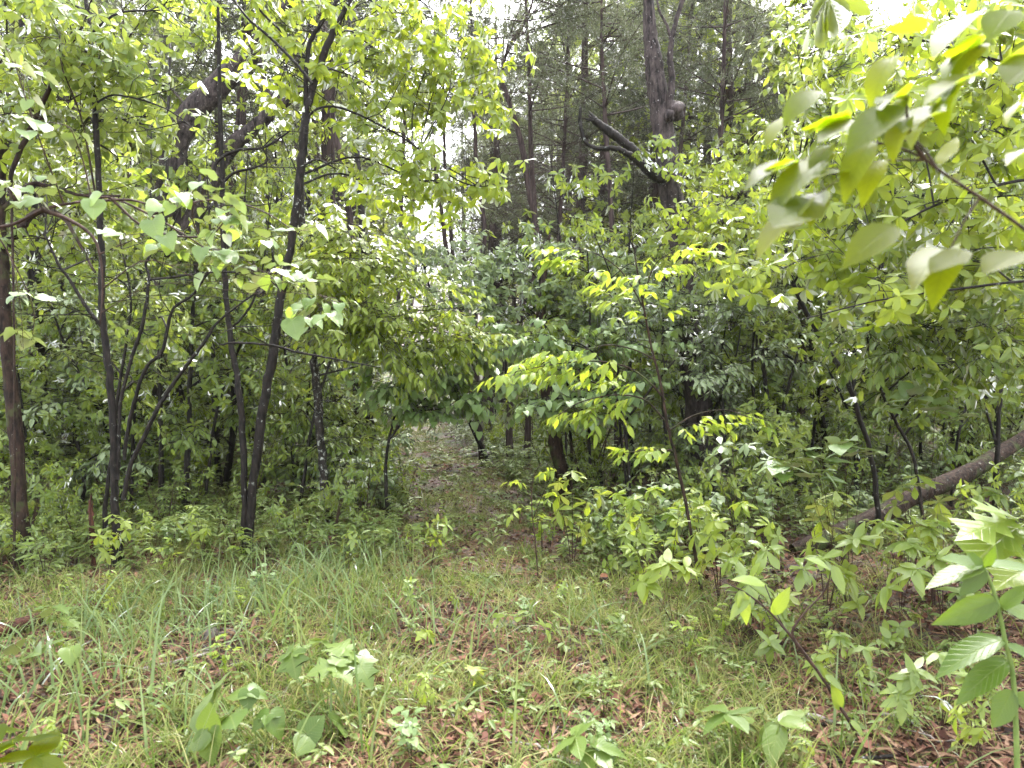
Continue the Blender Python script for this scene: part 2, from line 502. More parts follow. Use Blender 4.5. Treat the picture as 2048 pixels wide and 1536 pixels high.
def dress(wood, leaf, B, D, L, kind, style, ls, per, droop=.3, shrink=1.0, tw_r=.003, wmat=0, tintb=(.0, 1.0), twig_sides=3, lmat=0):
    """twigs from B along D with length L, each carrying leaves"""
    m = len(B)
    if m == 0:
        return
    D = nrm(D)
    sag = np.array([0, 0, -1.]) * (L * droop * .5)[:, None]
    Mid = B + D * (L * .5)[:, None] + sag * .25
    End = B + D * L[:, None] + sag
    tubes(wood, np.stack([B, Mid, End], 1), np.stack([np.full(m, tw_r), np.full(m, tw_r * .7), np.full(m, tw_r * .35)], 1), twig_sides, wmat)
    tip = nrm(End - Mid)
    base_t = rng.uniform(tintb[0], tintb[1], m)
    if style == 'spray':
        S = nrm(np.cross(tip, UP[None]) + rnd(m, .15))
        for k in range(per):
            f = .15 + .85 * (k + rng.random(m) * .4) / per
            f = np.minimum(f, 1)
            pos = B * ((1 - f) ** 2)[:, None] + Mid * (2 * f * (1 - f))[:, None] + End * (f ** 2)[:, None]
            sg = 1 if k % 2 else -1
            dr = tip * .65 + S * sg * .8 + rnd(m, .16) + UP * (-droop * rng.uniform(.2, 1.1, m))[:, None]
            if k == per - 1:
                dr = tip + rnd(m, .15) + UP * (-droop * .6)
            up = UP[None] + rnd(m, .22) + S * (rng.normal(0, .2, m))[:, None]
            leaves(leaf, kind, pos, dr, up, ls * rng.uniform(.65, 1.2, m), np.clip(base_t + rng.normal(0, .15, m), 0, 1), lmat)
    elif style == 'whorl':
        ax = nrm(tip + UP * .25)
        A = nrm(np.cross(ax, np.array([[.3, .5, .1]]) + rnd(m, .2)))
        C = np.cross(ax, A)
        ph0 = rng.random(m) * 6.28
        for k in range(per):
            ph = ph0 + k * 6.283 / per + rng.normal(0, .18, m)
            rad = A * np.cos(ph)[:, None] + C * np.sin(ph)[:, None]
            el = rng.uniform(-.35, .35, m) if k % 2 else rng.uniform(-.1, .6, m)
            dr = rad + ax * el[:, None] + UP * (-droop * rng.uniform(.5, 1.5, m))[:, None]
            up = ax + rad * .35 + rnd(m, .12) + UP * .4
            leaves(leaf, kind, End - tip * (.02 * k / per), dr, up, ls * rng.uniform(.7, 1.15, m), np.clip(base_t + rng.normal(0, .13, m), 0, 1), lmat)
    elif style == 'hang':
        S = nrm(np.cross(tip, UP[None]) + rnd(m, .2))
        for k in range(per):
            f = np.minimum(.1 + .9 * (k + rng.random(m) * .5) / per, 1)
            pos = B * ((1 - f) ** 2)[:, None] + Mid * (2 * f * (1 - f))[:, None] + End * (f ** 2)[:, None]
            sg = 1 if k % 2 else -1
            pd = nrm(S * sg * .9 + tip * .5 + UP * .15 + rnd(m, .15))
            pe = pos + pd * (ls * .35)
            tubes(wood, np.stack([pos, pe], 1), np.full((m, 2), tw_r * .45), 3, wmat)
            dr = pd * .7 + tip * .3 + UP * (-droop * rng.uniform(.5, 1.9, m))[:, None] + rnd(m, .15)
            up = UP[None] + rnd(m, .25) + pd * .4
            leaves(leaf, kind, pe, dr, up, ls * rng.uniform(.6, 1.15, m), np.clip(base_t + rng.normal(0, .15, m), 0, 1), lmat)
    elif style == 'needle':
        for k in range(per):
            f = rng.random(m)
            pos = B * (1 - f)[:, None] + End * f[:, None]
            dr = tip * .7 + rnd(m, .55)
            leaves(leaf, kind, pos, dr, rnd(m, 1), ls * rng.uniform(.6, 1.3, m), np.clip(base_t + rng.normal(0, .2, m), 0, 1), lmat)


class Plant:
    """collects wood and leaves of one plant"""
    def __init__(s, wood='bk_dark', leaf='lf_mid'):
        s.w, s.l, s.nodes, s.nr = Acc(), Acc(), [], []
        s.wm, s.lm = wood, leaf

    def stem(s, pts, rad, n=None, S=9, bark=.05, jit=.004):
        pts = np.asarray(pts, float)
        n = n or max(8, int(len(pts) * 7))
        q, r = smooth_line(pts, rad, n)
        q = q + rng.normal(0, 1, q.shape) * jit * (1 if len(q) > 3 else 0) * np.minimum(1, r / .03)[:, None]
        tubes(s.w, q[None], r[None], S, bark=bark, cap=True)
        s.nodes.append(q); s.nr.append(r)
        return q, r

    def blob(s, c, rad, nsub, ntw, tl, kind, style, ls, per, droop=.3, limb_r=.012, attach=None, tw_r=.0028, flat=1.0, bare=False, out=.5, tint=(0, 1), mindist=.0):
        c = np.asarray(c, float); rad = np.asarray(rad, float)
        if attach is None:
            nd = np.concatenate(s.nodes); rr = np.concatenate(s.nr)
            dd = np.linalg.norm((nd - c) * np.array([1, 1, .8]), axis=1) + np.where(nd[:, 2] > c[2] - .05, 2.0, 0)
            i = int(np.argmin(dd)); a = nd[i]; limb_r = min(limb_r, rr[i] * .8)
        else:
            a = np.asarray(attach, float)
        L = np.linalg.norm(c - a)
        m1 = a + (c - a) * .35 + np.array([0, 0, .12 * L]) + rnd(1, .05 * L)[0]
        m2 = a + (c - a) * .7 + np.array([0, 0, .10 * L]) + rnd(1, .06 * L)[0]
        q, r = smooth_line([a, m1, m2, c], [limb_r, limb_r * .75, limb_r * .55, limb_r * .35], 12)
        tubes(s.w, q[None], r[None], 6)
        # sub-branches
        k = nsub
        tgt = c + rnd(k, .55) * rad
        st = q[rng.integers(4, 12, k)]
        v = tgt - st
        ln = np.linalg.norm(v, axis=1, keepdims=True)
        p1 = st + v * .33 + rnd(k, .07) * ln + UP * .08 * ln
        p2 = st + v * .68 + rnd(k, .09) * ln + UP * .06 * ln
        tt = np.linspace(0, 1, 7)
        cv = np.stack([((1 - t) ** 3) * st + 3 * t * (1 - t) ** 2 * p1 + 3 * t * t * (1 - t) * p2 + t ** 3 * tgt for t in tt], 1)
        rb = limb_r * .42
        tubes(s.w, cv, np.linspace(rb, tw_r, 7)[None] * np.ones((k, 1)), 4)
        # twigs
        ls = ls * .86; ntw = ntw + (1 if style != 'hang' else 0)
        idx = np.repeat(np.arange(k), ntw)
        ti = rng.integers(2, 7, len(idx))
        B = cv[idx, ti]
        dirs = nrm(v)[idx] * out + rnd(len(idx), .55) * np.array([1, 1, .5 * flat])
        if not bare:
            dress(s.w, s.l, B, dirs, tl * rng.uniform(.5, 1.3, len(idx)), kind, style, ls, per, droop, tw_r=tw_r, tintb=tint)
        else:
            Ln = (tl * rng.uniform(.5, 1.5, len(idx)))[:, None]
            dn = nrm(dirs)
            tubes(s.w, np.stack([B, B + dn * Ln * .5 + rnd(len(B), .03) * Ln, B + dn * Ln + UP * .05 * Ln], 1), np.array([[tw_r, tw_r * .7, tw_r * .3]]) * np.ones((len(B), 1)), 3)

    def make(s, name, base, label, cat, group=None, parent=None, wname='trunk', lname='crown'):
        base = np.asarray(base, float)
        root = bpy.data.objects.new(name, None)
        root.empty_display_size = .2
        root.location = base
        root['label'] = label; root['category'] = cat
        if group:
            root['group'] = group
        COL.objects.link(root)
        if s.w.n:
            o = bpy.data.objects.new(wname, s.w.mesh(wname, [M[s.wm]], base)); COL.objects.link(o); o.parent = root
        if s.l.n:
            o = bpy.data.objects.new(lname, s.l.mesh(lname, [M[s.lm]], base)); COL.objects.link(o); o.parent = root
        return root


def tag(o, label=None, cat=None, group=None, kind=None):
    if label: o['label'] = label
    if cat: o['category'] = cat
    if group: o['group'] = group
    if kind: o['kind'] = kind


def single(name, acc, mats, base, **kw):
    o = bpy.data.objects.new(name, acc.mesh(name, [M[m] for m in mats], base))
    o.location = base
    COL.objects.link(o)
    tag(o, **kw)
    return o


def dup(root, loc, rz, sc=1.0, label=None, group=None):
    r = root.copy(); COL.objects.link(r)
    r.location = loc; r.rotation_euler = (rng.normal(0, .03), rng.normal(0, .03), rz); r.scale = (sc, sc, sc)
    if label: r['label'] = label
    if group: r['group'] = group
    for ch in list(root.children):
        c = ch.copy(); COL.objects.link(c); c.parent = r
    return r


# ------------------------------------------------------------------ ground and path
def grid_obj(name, xs, ys, dz, mat):
    X, Y = np.meshgrid(xs, ys)
    Z = hgt(X, Y) + dz
    V = np.stack([X, Y, Z], -1).reshape(-1, 3)
    nx, ny = len(xs), len(ys)
    i = np.arange(ny - 1)[:, None] * nx + np.arange(nx - 1)[None, :]
    F = np.stack([i, i + 1, i + nx + 1, i + nx], -1).reshape(-1, 4)
    a = Acc(); a.add(V, [F])
    o = bpy.data.objects.new(name, a.mesh(name, [M[mat]]))
    COL.objects.link(o)
    o['kind'] = 'structure'
    return o


gx = np.concatenate([np.linspace(-160, -14, 40), np.linspace(-13.8, 13.8, 185), np.linspace(14, 160, 40)])
gy = np.concatenate([np.linspace(-30, 1.5, 20), np.linspace(1.7, 32, 200), np.linspace(33, 250, 70)])
grid_obj('ground', gx, gy, 0.0, 'ground')
# path: a strip with a ragged edge, 4 mm above the ground
ys = np.linspace(5.2, 50, 270)
us = np.linspace(-1, 1, 11)
PX = []
for y in ys:
    hw = .62 + .10 * math.sin(y * 1.9) + .06 * math.sin(y * 5.1 + 1) + (.35 * max(0, (8.0 - y)) / 2.5)
    hw *= min(1, (y - 5.1) / 1.2) ** .5
    PX.append(path_x(y) + us * hw + .04 * math.sin(y * 7))
PX = np.array(PX)
PY = np.repeat(ys[:, None], 11, 1)
V = np.stack([PX, PY, hgt(PX, PY) + .006], -1).reshape(-1, 3)
i = np.arange(len(ys) - 1)[:, None] * 11 + np.arange(10)[None, :]
a = Acc(); a.add(V, [np.stack([i, i + 1, i + 12, i + 11], -1).reshape(-1, 4)])
po = bpy.data.objects.new('path', a.mesh('path', [M['path']])); COL.objects.link(po); po['kind'] = 'structure'


# ------------------------------------------------------------------ forest floor stuff
def in_view(x, y, pad=1.15):
    return np.abs(x) < y * .70 * pad + .8


def scatter(n, y0, y1, pw=1.0, pad=1.15):
    """ground points inside the wedge the place shows, denser near"""
    y = y0 + (y1 - y0) * rng.random(n) ** pw
    x = (rng.random(n) * 2 - 1) * (y * .70 * pad + .6)
    return x, y


def patch(x, y, s=1.0, ph=0.0):
    return .5 + .25 * np.sin(x * 2.3 * s + 1.7 * np.sin(y * 1.1 * s + ph) + ph) + .25 * np.sin(y * 2.9 * s + 1.3 * np.sin(x * 1.9 * s + ph * 2))


# leaf litter
a = Acc()
x, y = scatter(60000, 2.0, 13.0, 1.4)
z = hgt(x, y) + .008 + rng.random(len(x)) * .02
dr = rnd(len(x)) * np.array([1, 1, .12]); up = UP + rnd(len(x), .35)
leaves(a, 'cur', np.stack([x, y, z], -1), dr, up, rng.uniform(.015, .055, len(x)), rng.random(len(x)) ** 1.6)
x, y = scatter(3000, 2.0, 8.0, 1.5)
leaves(a, 'oak', np.stack([x, y, hgt(x, y) + .02], -1), rnd(len(x)) * np.array([1, 1, .2]), UP + rnd(len(x), .4), rng.uniform(.05, .10, len(x)), rng.random(len(x)) ** 1.8)
x, y = scatter(15000, 12, 32, 1.2)
leaves(a, 'kbroad', np.stack([x, y, hgt(x, y) + .02], -1), rnd(len(x)) * np.array([1, 1, .12]), UP + rnd(len(x), .3), rng.uniform(.08, .15, len(x)), rng.random(len(x)))
single('leaf_litter', a, ['litter'], (0, 0, 0), kind='stuff', label='brown dead leaves strewn over the forest floor', cat='leaf litter')
a = Acc()
x, y = scatter(42000, 2.0, 8.5, 1.4)
leaves(a, 'ndl', np.stack([x, y, hgt(x, y) + .012 + rng.random(len(x)) * .025], -1), rnd(len(x)) * np.array([1, 1, .15]), UP + rnd(len(x), .3), rng.uniform(.05, .14, len(x)), rng.random(len(x)))
single('needle_litter', a, ['straw'], (0, 0, 0), kind='stuff', label='reddish dry needles and straw between the grass', cat='leaf litter')


def ribbons(acc, B, D, L, W, bend, tint, K=5, mat=0):
    m = len(B)
    t = np.linspace(0, 1, K)
    side = nrm(np.cross(D, UP + rnd(m, .3)))
    hor = nrm(D * np.array([1, 1, 0]) + rnd(m, .05) * np.array([1, 1, 0]))
    pts = B[:, None, :] + D[:, None, :] * (L[:, None] * t)[..., None] + hor[:, None, :] * (L[:, None] * bend[:, None] * t ** 2 * .5)[..., None] - UP * (L[:, None] * bend[:, None] * t ** 2.4 * .62)[..., None]
    w = W[:, None] * (np.minimum(1, 1.25 * (1 - t) ** .7))[None]
    w[:, 0] *= .6
    fold = UP * 0
    Lf = pts - side[:, None, :] * w[..., None] * .5
    Rt = pts + side[:, None, :] * w[..., None] * .5
    V = np.stack([Lf, Rt], 2).reshape(-1, 3)
    i = np.arange(K - 1) * 2
    q = np.stack([i, i + 1, i + 3, i + 2], -1)
    F = (q[None] + (np.arange(m) * K * 2)[:, None, None]).reshape(-1, 4)
    uv = np.tile(np.stack([np.tile([0., 1.], K), np.repeat(t, 2)], -1), (m, 1))
    acc.add(V, [F], uv, np.repeat(tint, K * 2), mat)


# short grass in tufts
a = Acc()
x, y = scatter(11500, 2.1, 9.5, 1.15)
keep = ((patch(x, y, .9) > .28) & (patch(x, y, .5, 3.) > .27) & ~((y < 3.4) & (patch(x, y, 1.3, 5.) < .45))) | (rng.random(len(x)) < .20)
right = (x > .9 + .10 * y) & (rng.random(len(x)) < .72)
farp = (y > 5.6) & (rng.random(len(x)) < .45)
keep &= ~right & ~farp
x, y = x[keep], y[keep]
nb = 12
X = np.repeat(x, nb) + rng.normal(0, .035, len(x) * nb); Y = np.repeat(y, nb) + rng.normal(0, .035, len(x) * nb)
m = len(X)
D = nrm(UP + rnd(m, .38) * np.array([1, 1, .1]))
ribbons(a, np.stack([X, Y, hgt(X, Y)], -1), D, rng.uniform(.07, .27, m) * np.repeat(rng.uniform(.4, 1.6, len(x)), nb), rng.uniform(.0035, .0075, m), rng.uniform(.2, 1.5, m), np.clip(np.repeat(rng.random(len(x)) ** 1.3, nb) + rng.normal(0, .25, m), 0, 1), 5)
# grass on the path further off
x = []; y = []
yy = 7.5 + 24 * rng.random(5200) ** 1.2
xx = path_x(yy) + rng.normal(0, .75, len(yy))
kp = patch(xx, yy, 1.1, 2.) > .38
xx, yy = xx[kp], yy[kp]
X = np.repeat(xx, 7) + rng.normal(0, .05, len(xx) * 7); Y = np.repeat(yy, 7) + rng.normal(0, .05, len(xx) * 7)
m = len(X)
ribbons(a, np.stack([X, Y, hgt(X, Y)], -1), nrm(UP + rnd(m, .45) * np.array([1, 1, .1])), rng.uniform(.05, .15, m), rng.uniform(.005, .011, m), rng.uniform(.3, 1.3, m), rng.random(m), 3)
single('grass', a, ['grass'], (0, 0, 0), kind='stuff', label='short green and straw coloured grass tufts in the clearing', cat='grass')

# tall blue-green grass, mostly left
a = Acc()
cl = [(-1.6, 3.9, 1.1, 90), (-2.0, 3.0, .7, 34), (-1.7, 4.9, 1.0, 170), (-2.4, 3.5, .9, 60), (-.2, 4.6, .8, 60), (-1.9, 4.6, .9, 150), (-1.3, 5.3, .7, 130), (-2.7, 4.3, .7, 70), (-.7, 4.5, .5, 60), (-2.2, 3.6, .7, 46), (-1.4, 3.2, .5, 34), (-.5, 3.2, .5, 22), (.3, 3.0, .6, 16), (1.6, 2.9, .5, 12), (.9, 3.9, .8, 26), (-1.2, 5.9, .6, 60), (-1.9, 2.7, .3, 12), (1.9, 2.6, .15, 5)]
for cx, cyy, sd, n in cl:
    X = cx + rng.normal(0, sd * .55, n); Y = np.maximum(2.25, cyy + rng.normal(0, sd * .4, n))
    D = nrm(UP + rnd(n, .28) * np.array([1, 1, .1]))
    ribbons(a, np.stack([X, Y, hgt(X, Y)], -1), D, rng.uniform(.22, .62, n) * (.65 + .35 * rng.random(n)), rng.uniform(.007, .0145, n), rng.uniform(.1, 1.1, n), rng.random(n), 7)
n = 34
X = rng.uniform(-2.3, .2, n); Y = rng.uniform(2.55, 4.2, n)
X *= Y / 3.4
ribbons(a, np.stack([X, Y, hgt(X, Y)], -1), nrm(UP + rnd(n, .22) * np.array([1, 1, .1])), rng.uniform(.38, .68, n), rng.uniform(.009, .016, n), rng.uniform(.05, .9, n), rng.random(n), 9)
single('tall_grass', a, ['grass_blue'], (0, 0, 0), kind='stuff', label='tall blue green grass blades arching over the short grass', cat='grass')

# low ground cover under the trees and in the clearing
a = Acc()
def rosettes(n, y0, y1, pw, hmin, hmax, ls0, ls1, kind, per, cond=None):
    x, y = scatter(n, y0, y1, pw)
    off = np.abs(x - path_x(y))
    k = ((off > .75) | (y < 5.6) | (rng.random(len(x)) < .16)) & (patch(x, y, .7, 1.) > .25)
    if cond is not None:
        k &= cond(x, y)
    x, y = x[k], y[k]
    h = rng.uniform(hmin, hmax, len(x))
    base = np.stack([x, y, hgt(x, y)], -1)
    top = base + UP * h[:, None] + rnd(len(x), .03)
    ph0 = rng.random(len(x)) * 6.28
    tb = rng.random(len(x))
    for j in range(per):
        ph = ph0 + j * 6.283 / per + rng.normal(0, .2, len(x))
        rad = np.stack([np.cos(ph), np.sin(ph), rng.uniform(-.3, .25, len(x))], -1)
        lv = top - UP * (h * .35 * (j % 3) / 3)[:, None]
        leaves(a, kind, lv, rad, UP + rad * .2 + rnd(len(x), .18), rng.uniform(ls0, ls1, len(x)), np.clip(tb + rng.normal(0, .15, len(x)), 0, 1))
    tubes(a, np.stack([base, top], 1), np.full((len(x), 2), .0018), 3)
rosettes(1300, 2.3, 7.0, 1.1, .03, .12, .03, .07, 'emid', 5)
rosettes(5200, 5.8, 12, 1.0, .05, .35, .05, .10, 'emid', 7)
rosettes(8500, 10, 26, 1.1, .08, .5, .07, .13, 'kbroad', 8)
rosettes(3000, 8.5, 20, 1.0, .1, .5, .05, .09, 'emid', 8, cond=lambda x, y: np.abs(x - path_x(y)) < 2.6)
rosettes(11000, 22, 60, 1.0, .2, .9, .13, .24, 'kbroad', 8)
single('ground_cover', a, ['lf_cover'], (0, 0, 0), kind='stuff', label='low leafy ground cover carpeting the forest floor', cat='ground cover')


# ------------------------------------------------------------------ individual trees
def pts_of(spec, d):
    """spec rows (px, py, r_px[, d]); returns points and radii in metres; first row is put on the ground"""
    pts, rad = [], []
    for row in spec:
        dd = row[3] if len(row) > 3 else d
        pts.append(P(row[0], row[1], dd)); rad.append(row[2] * dd / FPX)
    return np.array(pts), np.array(rad)


def stem(pl, spec, d, ground=True, **kw):
    p, r = pts_of(spec, d)
    _m = max(r[1:]) * FPX / d
    r = r * (.54 if _m < 14 else (.62 if _m < 23 else .78))
    if ground:
        p[0, 2] = hgt(p[0, 0], p[0, 1]) - .05
        pl.base = p[0]
        r[0] *= 1.25
    return pl.stem(p, r, **kw)


def blobs(pl, rows, d, kind, style, ls, per, nsub=7, ntw=5, tl=.28, r=(.4, .4, .3), droop=.3, **kw):
    for row in rows:
        dd = row[2] if len(row) > 2 else d
        s = row[3] if len(row) > 3 else 1.0
        pl.blob(P(row[0], row[1], dd), np.array(r) * s, max(3, int(nsub * s)), ntw, tl, kind, style, ls, per, droop, **kw)


def dead_limbs(pl, n, z0, z1, L, up=.1, r=.006, sub=5, tl=.35):
    """bare wiry side branches on a trunk"""
    nd = np.concatenate(pl.nodes)
    ok = nd[(nd[:, 2] > z0) & (nd[:, 2] < z1)]
    if len(ok) == 0:
        return
    for k in range(n):
        a_ = ok[rng.integers(len(ok))]
        ph = rng.random() * 6.28
        l = L * rng.uniform(.5, 1.3)
        dv = np.array([math.cos(ph), math.sin(ph), rng.uniform(-.15, .35) + up])
        q1 = a_ + dv * l * .4 + rnd(1, .04)[0]; q2 = a_ + dv * l * .75 + rnd(1, .07)[0] + UP * .05; q3 = a_ + dv * l + rnd(1, .1)[0] + UP * rng.uniform(-.1, .2) * l
        q, rr = smooth_line([a_, q1, q2, q3], [r, r * .7, r * .5, r * .2], 10)
        tubes(pl.w, q[None], rr[None], 5)
        m = sub
        B = q[rng.integers(2, 10, m)]
        D = nrm(dv * .5 + rnd(m, .6)) * (tl * rng.uniform(.4, 1.2, m))[:, None]
        tubes(pl.w, np.stack([B, B + D * .5 + rnd(m, .02), B + D + UP * .03], 1), np.array([[r * .4, r * .28, r * .1]]) * np.ones((m, 1)), 3)
        B2 = np.repeat(B + D * .6, 3, 0); D2 = np.repeat(D, 3, 0) * .4 + rnd(3 * m, .35) * tl * .5
        tubes(pl.w, np.stack([B2, B2 + D2], 1), np.full((3 * m, 2), r * .16), 3)


def cedar_crown(pl, z0, z1, R0, n, ls=.06, per=13):
    nd = np.concatenate(pl.nodes)
    ok = nd[(nd[:, 2] > z0) & (nd[:, 2] < z1)]
    for k in range(int(n * 1.5)):
        a_ = ok[rng.integers(len(ok))]
        f = (a_[2] - z0) / max(.1, (z1 - z0))
        l = R0 * (1.1 - .7 * f) * rng.uniform(.5, 1.15)
        ph = rng.random() * 6.28
        dv = np.array([math.cos(ph), math.sin(ph), rng.uniform(.0, .5)])
        q, rr = smooth_line([a_, a_ + dv * l * .5 + rnd(1, .08)[0], a_ + dv * l + UP * .1], [.014, .009, .003], 9)
        tubes(pl.w, q[None], rr[None], 4)
        m = 16
        B = q[rng.integers(3, 9, m)] + rnd(m, .05)
        D = nrm(dv * .5 + rnd(m, .6) - UP * .1)
        Ln = rng.uniform(.18, .5, m)
        dress(pl.w, pl.l, B, D, Ln, 'ndl', 'needle', ls * 1.6, per, .3, tw_r=.003)
        B2 = B + D * (Ln * rng.uniform(.3, .9, m))[:, None]
        dress(pl.w, pl.l, B2, D * .6 + rnd(m, .5), Ln * .6, 'ndl', 'needle', ls * 1.4, per, .5, tw_r=.002)


# --- left group
G_L = None
p = Plant('bk_brown', 'lf_mid')
stem(p, [(44, 1140, 25), (38, 960, 20), (30, 850, 22), (14, 700, 18), (8, 560, 17), (0, 400, 15), (2, 240, 14), (-30, 60, 13), (-50, -150, 10)], 6.2, n=60, S=14, bark=.07)
p.stem(pts_of([(12, 490, 9), (45, 450, 8), (85, 420, 6), (130, 440, 4, 5.9), (190, 545, 3, 5.6)], 6.2)[0], np.array([9, 8, 6, 4, 2]) * 6 / FPX)
p.stem(pts_of([(8, 420, 7), (60, 372, 6), (110, 375, 5), (160, 390, 4, 6.0), (240, 392, 2, 5.9)], 6.2)[0], np.array([7, 6, 4, 3, 2]) * 6 / FPX)
blobs(p, [(40, 130, 6), (120, 60, 5.6), (-40, 260, 6), (60, 300, 6.6), (140, 200, 6.2), (20, 30, 5.4), (100, 480, 6.6)], 6, 'obo', 'whorl', .115, 6, nsub=6, tl=.2, droop=.5)
dead_limbs(p, 14, .8, 4.4, .9, sub=5, tl=.35, r=.005)
p.make('tree', p.base, 'reddish brown curving trunk at the far left edge of the woods, moss at its foot', 'tree')

p = Plant('bk_brown', 'lf_mid')
stem(p, [(28, 1085, 4), (30, 900, 4), (27, 600, 4), (23, 420, 5), (24, 345, 8), (60, 262, 10), (100, 175, 8), (128, 120, 6), (170, 40, 4), (200, -60, 3)], 5.9, n=50, S=9)
blobs(p, [(150, 130), (90, 240)], 5.8, 'obo', 'whorl', .11, 6, nsub=5, tl=.2, droop=.5)
p.make('sapling', p.base, 'thin brown pole with a limb slanting up to the right, beside the far left trunk', 'sapling')

p = Plant('bk_dark', 'lf_far')
stem(p, [(238, 1135, 15), (232, 1050, 14), (228, 960, 12), (228, 860, 12), (215, 720, 11), (203, 600, 10), (202, 480, 10), (196, 330, 9), (190, 200, 9), (183, 90, 8), (172, 0, 6), (165, -120, 5)], 6.0, n=70, S=12, bark=.06)
def st(rows, d):
    a_, b_ = pts_of(rows, d)
    p.stem(a_, b_ * (.58 if max(b_) * FPX / d < 11.5 else .78))
st([(236, 960, 7), (238, 860, 7), (242, 800, 6), (262, 720, 6), (285, 650, 6), (298, 560, 5), (294, 520, 4), (345, 455, 3), (370, 380, 2)], 6.0)
st([(246, 1000, 8), (262, 930, 8), (290, 870, 8), (325, 800, 7), (370, 735, 6), (405, 690, 6), (440, 640, 4), (520, 580, 3)], 5.9)
st([(248, 920, 6), (262, 830, 7), (290, 740, 6), (325, 700, 6), (345, 620, 5), (385, 590, 4), (415, 545, 4)], 6.3)
st([(205, 655, 7), (170, 610, 6), (140, 560, 5), (118, 530, 5), (90, 470, 3)], 6.0)
st([(195, 205, 4), (230, 190, 3), (300, 205, 3), (360, 235, 2), (420, 290, 1.5)], 5.8)
st([(300, 560, 4), (340, 555, 4), (420, 545, 3.5), (520, 550, 2.5), (570, 590, 1.5)], 5.7)
blobs(p, [(120, 90), (250, 60), (270, 170, 6.2), (300, 250, 6.3), (150, 260, 6.3), (230, 330, 6.6), (150, 400, 6.6), (240, 430, 7), (130, 10, 6), (330, 20, 6), (220, 560, 7, .8), (320, 640, 6.6, .8), (100, 330, 7)], 6.0, 'obo', 'whorl', .12, 6, nsub=7, tl=.22, droop=.55)
dead_limbs(p, 26, 1.2, 4.6, .9, sub=5, tl=.35, r=.005)
p.make('tree', p.base, 'dark slender tree with several stems fanning out from one foot, left of the twin stems', 'tree')

p = Plant('bk_dark', 'lf_mid')
stem(p, [(212, 1095, 9), (212, 1000, 8), (225, 900, 7), (232, 820, 6), (250, 700, 5), (262, 600, 4), (240, 480, 3)], 6.5, n=36)
blobs(p, [(262, 640), (220, 560), (170, 720, 6.8), (280, 760, 7)], 6.6, 'ell', 'spray', .10, 6, nsub=6, tl=.3)
p.make('sapling', p.base, 'thin dark sapling close behind the foot of the many stemmed tree', 'sapling')

p = Plant('bk_dark', 'lf_bright')
stem(p, [(487, 1118, 11), (489, 1020, 11), (488, 930, 12), (481, 800, 12), (465, 700, 10), (452, 600, 10), (446, 480, 10), (445, 380, 9), (441, 260, 9), (438, 140, 7), (436, 20, 5), (430, -100, 3)], 6.1, n=70, S=12, bark=.06)
st([(497, 1118, 11), (502, 1010, 11), (515, 900, 12), (530, 790, 12), (548, 700, 12), (560, 600, 11), (578, 510, 10), (594, 400, 11), (604, 310, 11), (612, 230, 10), (628, 165, 9), (655, 90, 9), (680, 40, 7), (705, -20, 6), (720, -120, 5)], 6.1)
st([(612, 235, 8), (613, 130, 8), (622, 80, 8), (650, 35, 7), (672, 5, 7), (690, -60, 5)], 6.1)
st([(625, 168, 6), (590, 125, 5), (540, 75, 5), (490, 30, 4), (440, -40, 3)], 5.9)
st([(614, 118, 5), (560, 60, 4), (520, 20, 4), (490, -30, 3)], 6.2)
st([(612, 240, 5), (630, 220, 4), (660, 213, 4), (700, 222, 4), (770, 255, 3.5, 6.3), (830, 292, 3.2, 6.5), (890, 345, 3, 6.6), (950, 372, 2.5, 6.7), (1010, 365, 1.5, 6.8)], 6.1)
st([(445, 440, 7), (430, 400, 6), (428, 345, 6), (440, 318, 6), (480, 300, 5), (530, 294, 4), (580, 262, 3)], 6.0)
st([(446, 365, 5), (470, 345, 5), (510, 335, 4), (535, 320, 3), (520, 290, 2)], 5.9)
st([(440, 690, 3), (470, 686, 4), (540, 690, 4), (600, 705, 4), (680, 720, 3), (760, 735, 2)], 5.8)
st([(455, 660, 4), (480, 640, 4), (505, 605, 4), (520, 560, 3)], 6.3)
blobs(p, [(700, 40), (640, 60, 6.4), (790, 40, 6.6), (870, 50, 6.8), (760, 110, 6.6), (860, 130, 6.9), (930, 100, 7), (940, 40, 7), (700, 150, 6.3), (800, 190, 6.8), (900, 200, 7), (960, 180, 7.2, .8), (560, 130, 6.4), (560, 60, 6.5), (500, 40, 6.6)], 6.4, 'ell', 'whorl', .125, 6, nsub=7, tl=.25, droop=.75)
blobs(p, [(730, 265, 6.3, .5), (790, 300, 6.5, .6), (850, 340, 6.6, .6), (900, 370, 6.7, .5), (960, 350, 6.8, .5), (820, 395, 6.8, .4), (700, 350, 6.6, .5), (930, 300, 6.9, .6)], 6.4, 'obo', 'whorl', .13, 6, nsub=6, tl=.22, droop=.8)
dead_limbs(p, 22, 1.2, 4.6, .9, sub=5, tl=.35, r=.005)
p.make('tree', p.base, 'twin stemmed dark tree, its right stem bowing right and forking high up', 'tree')

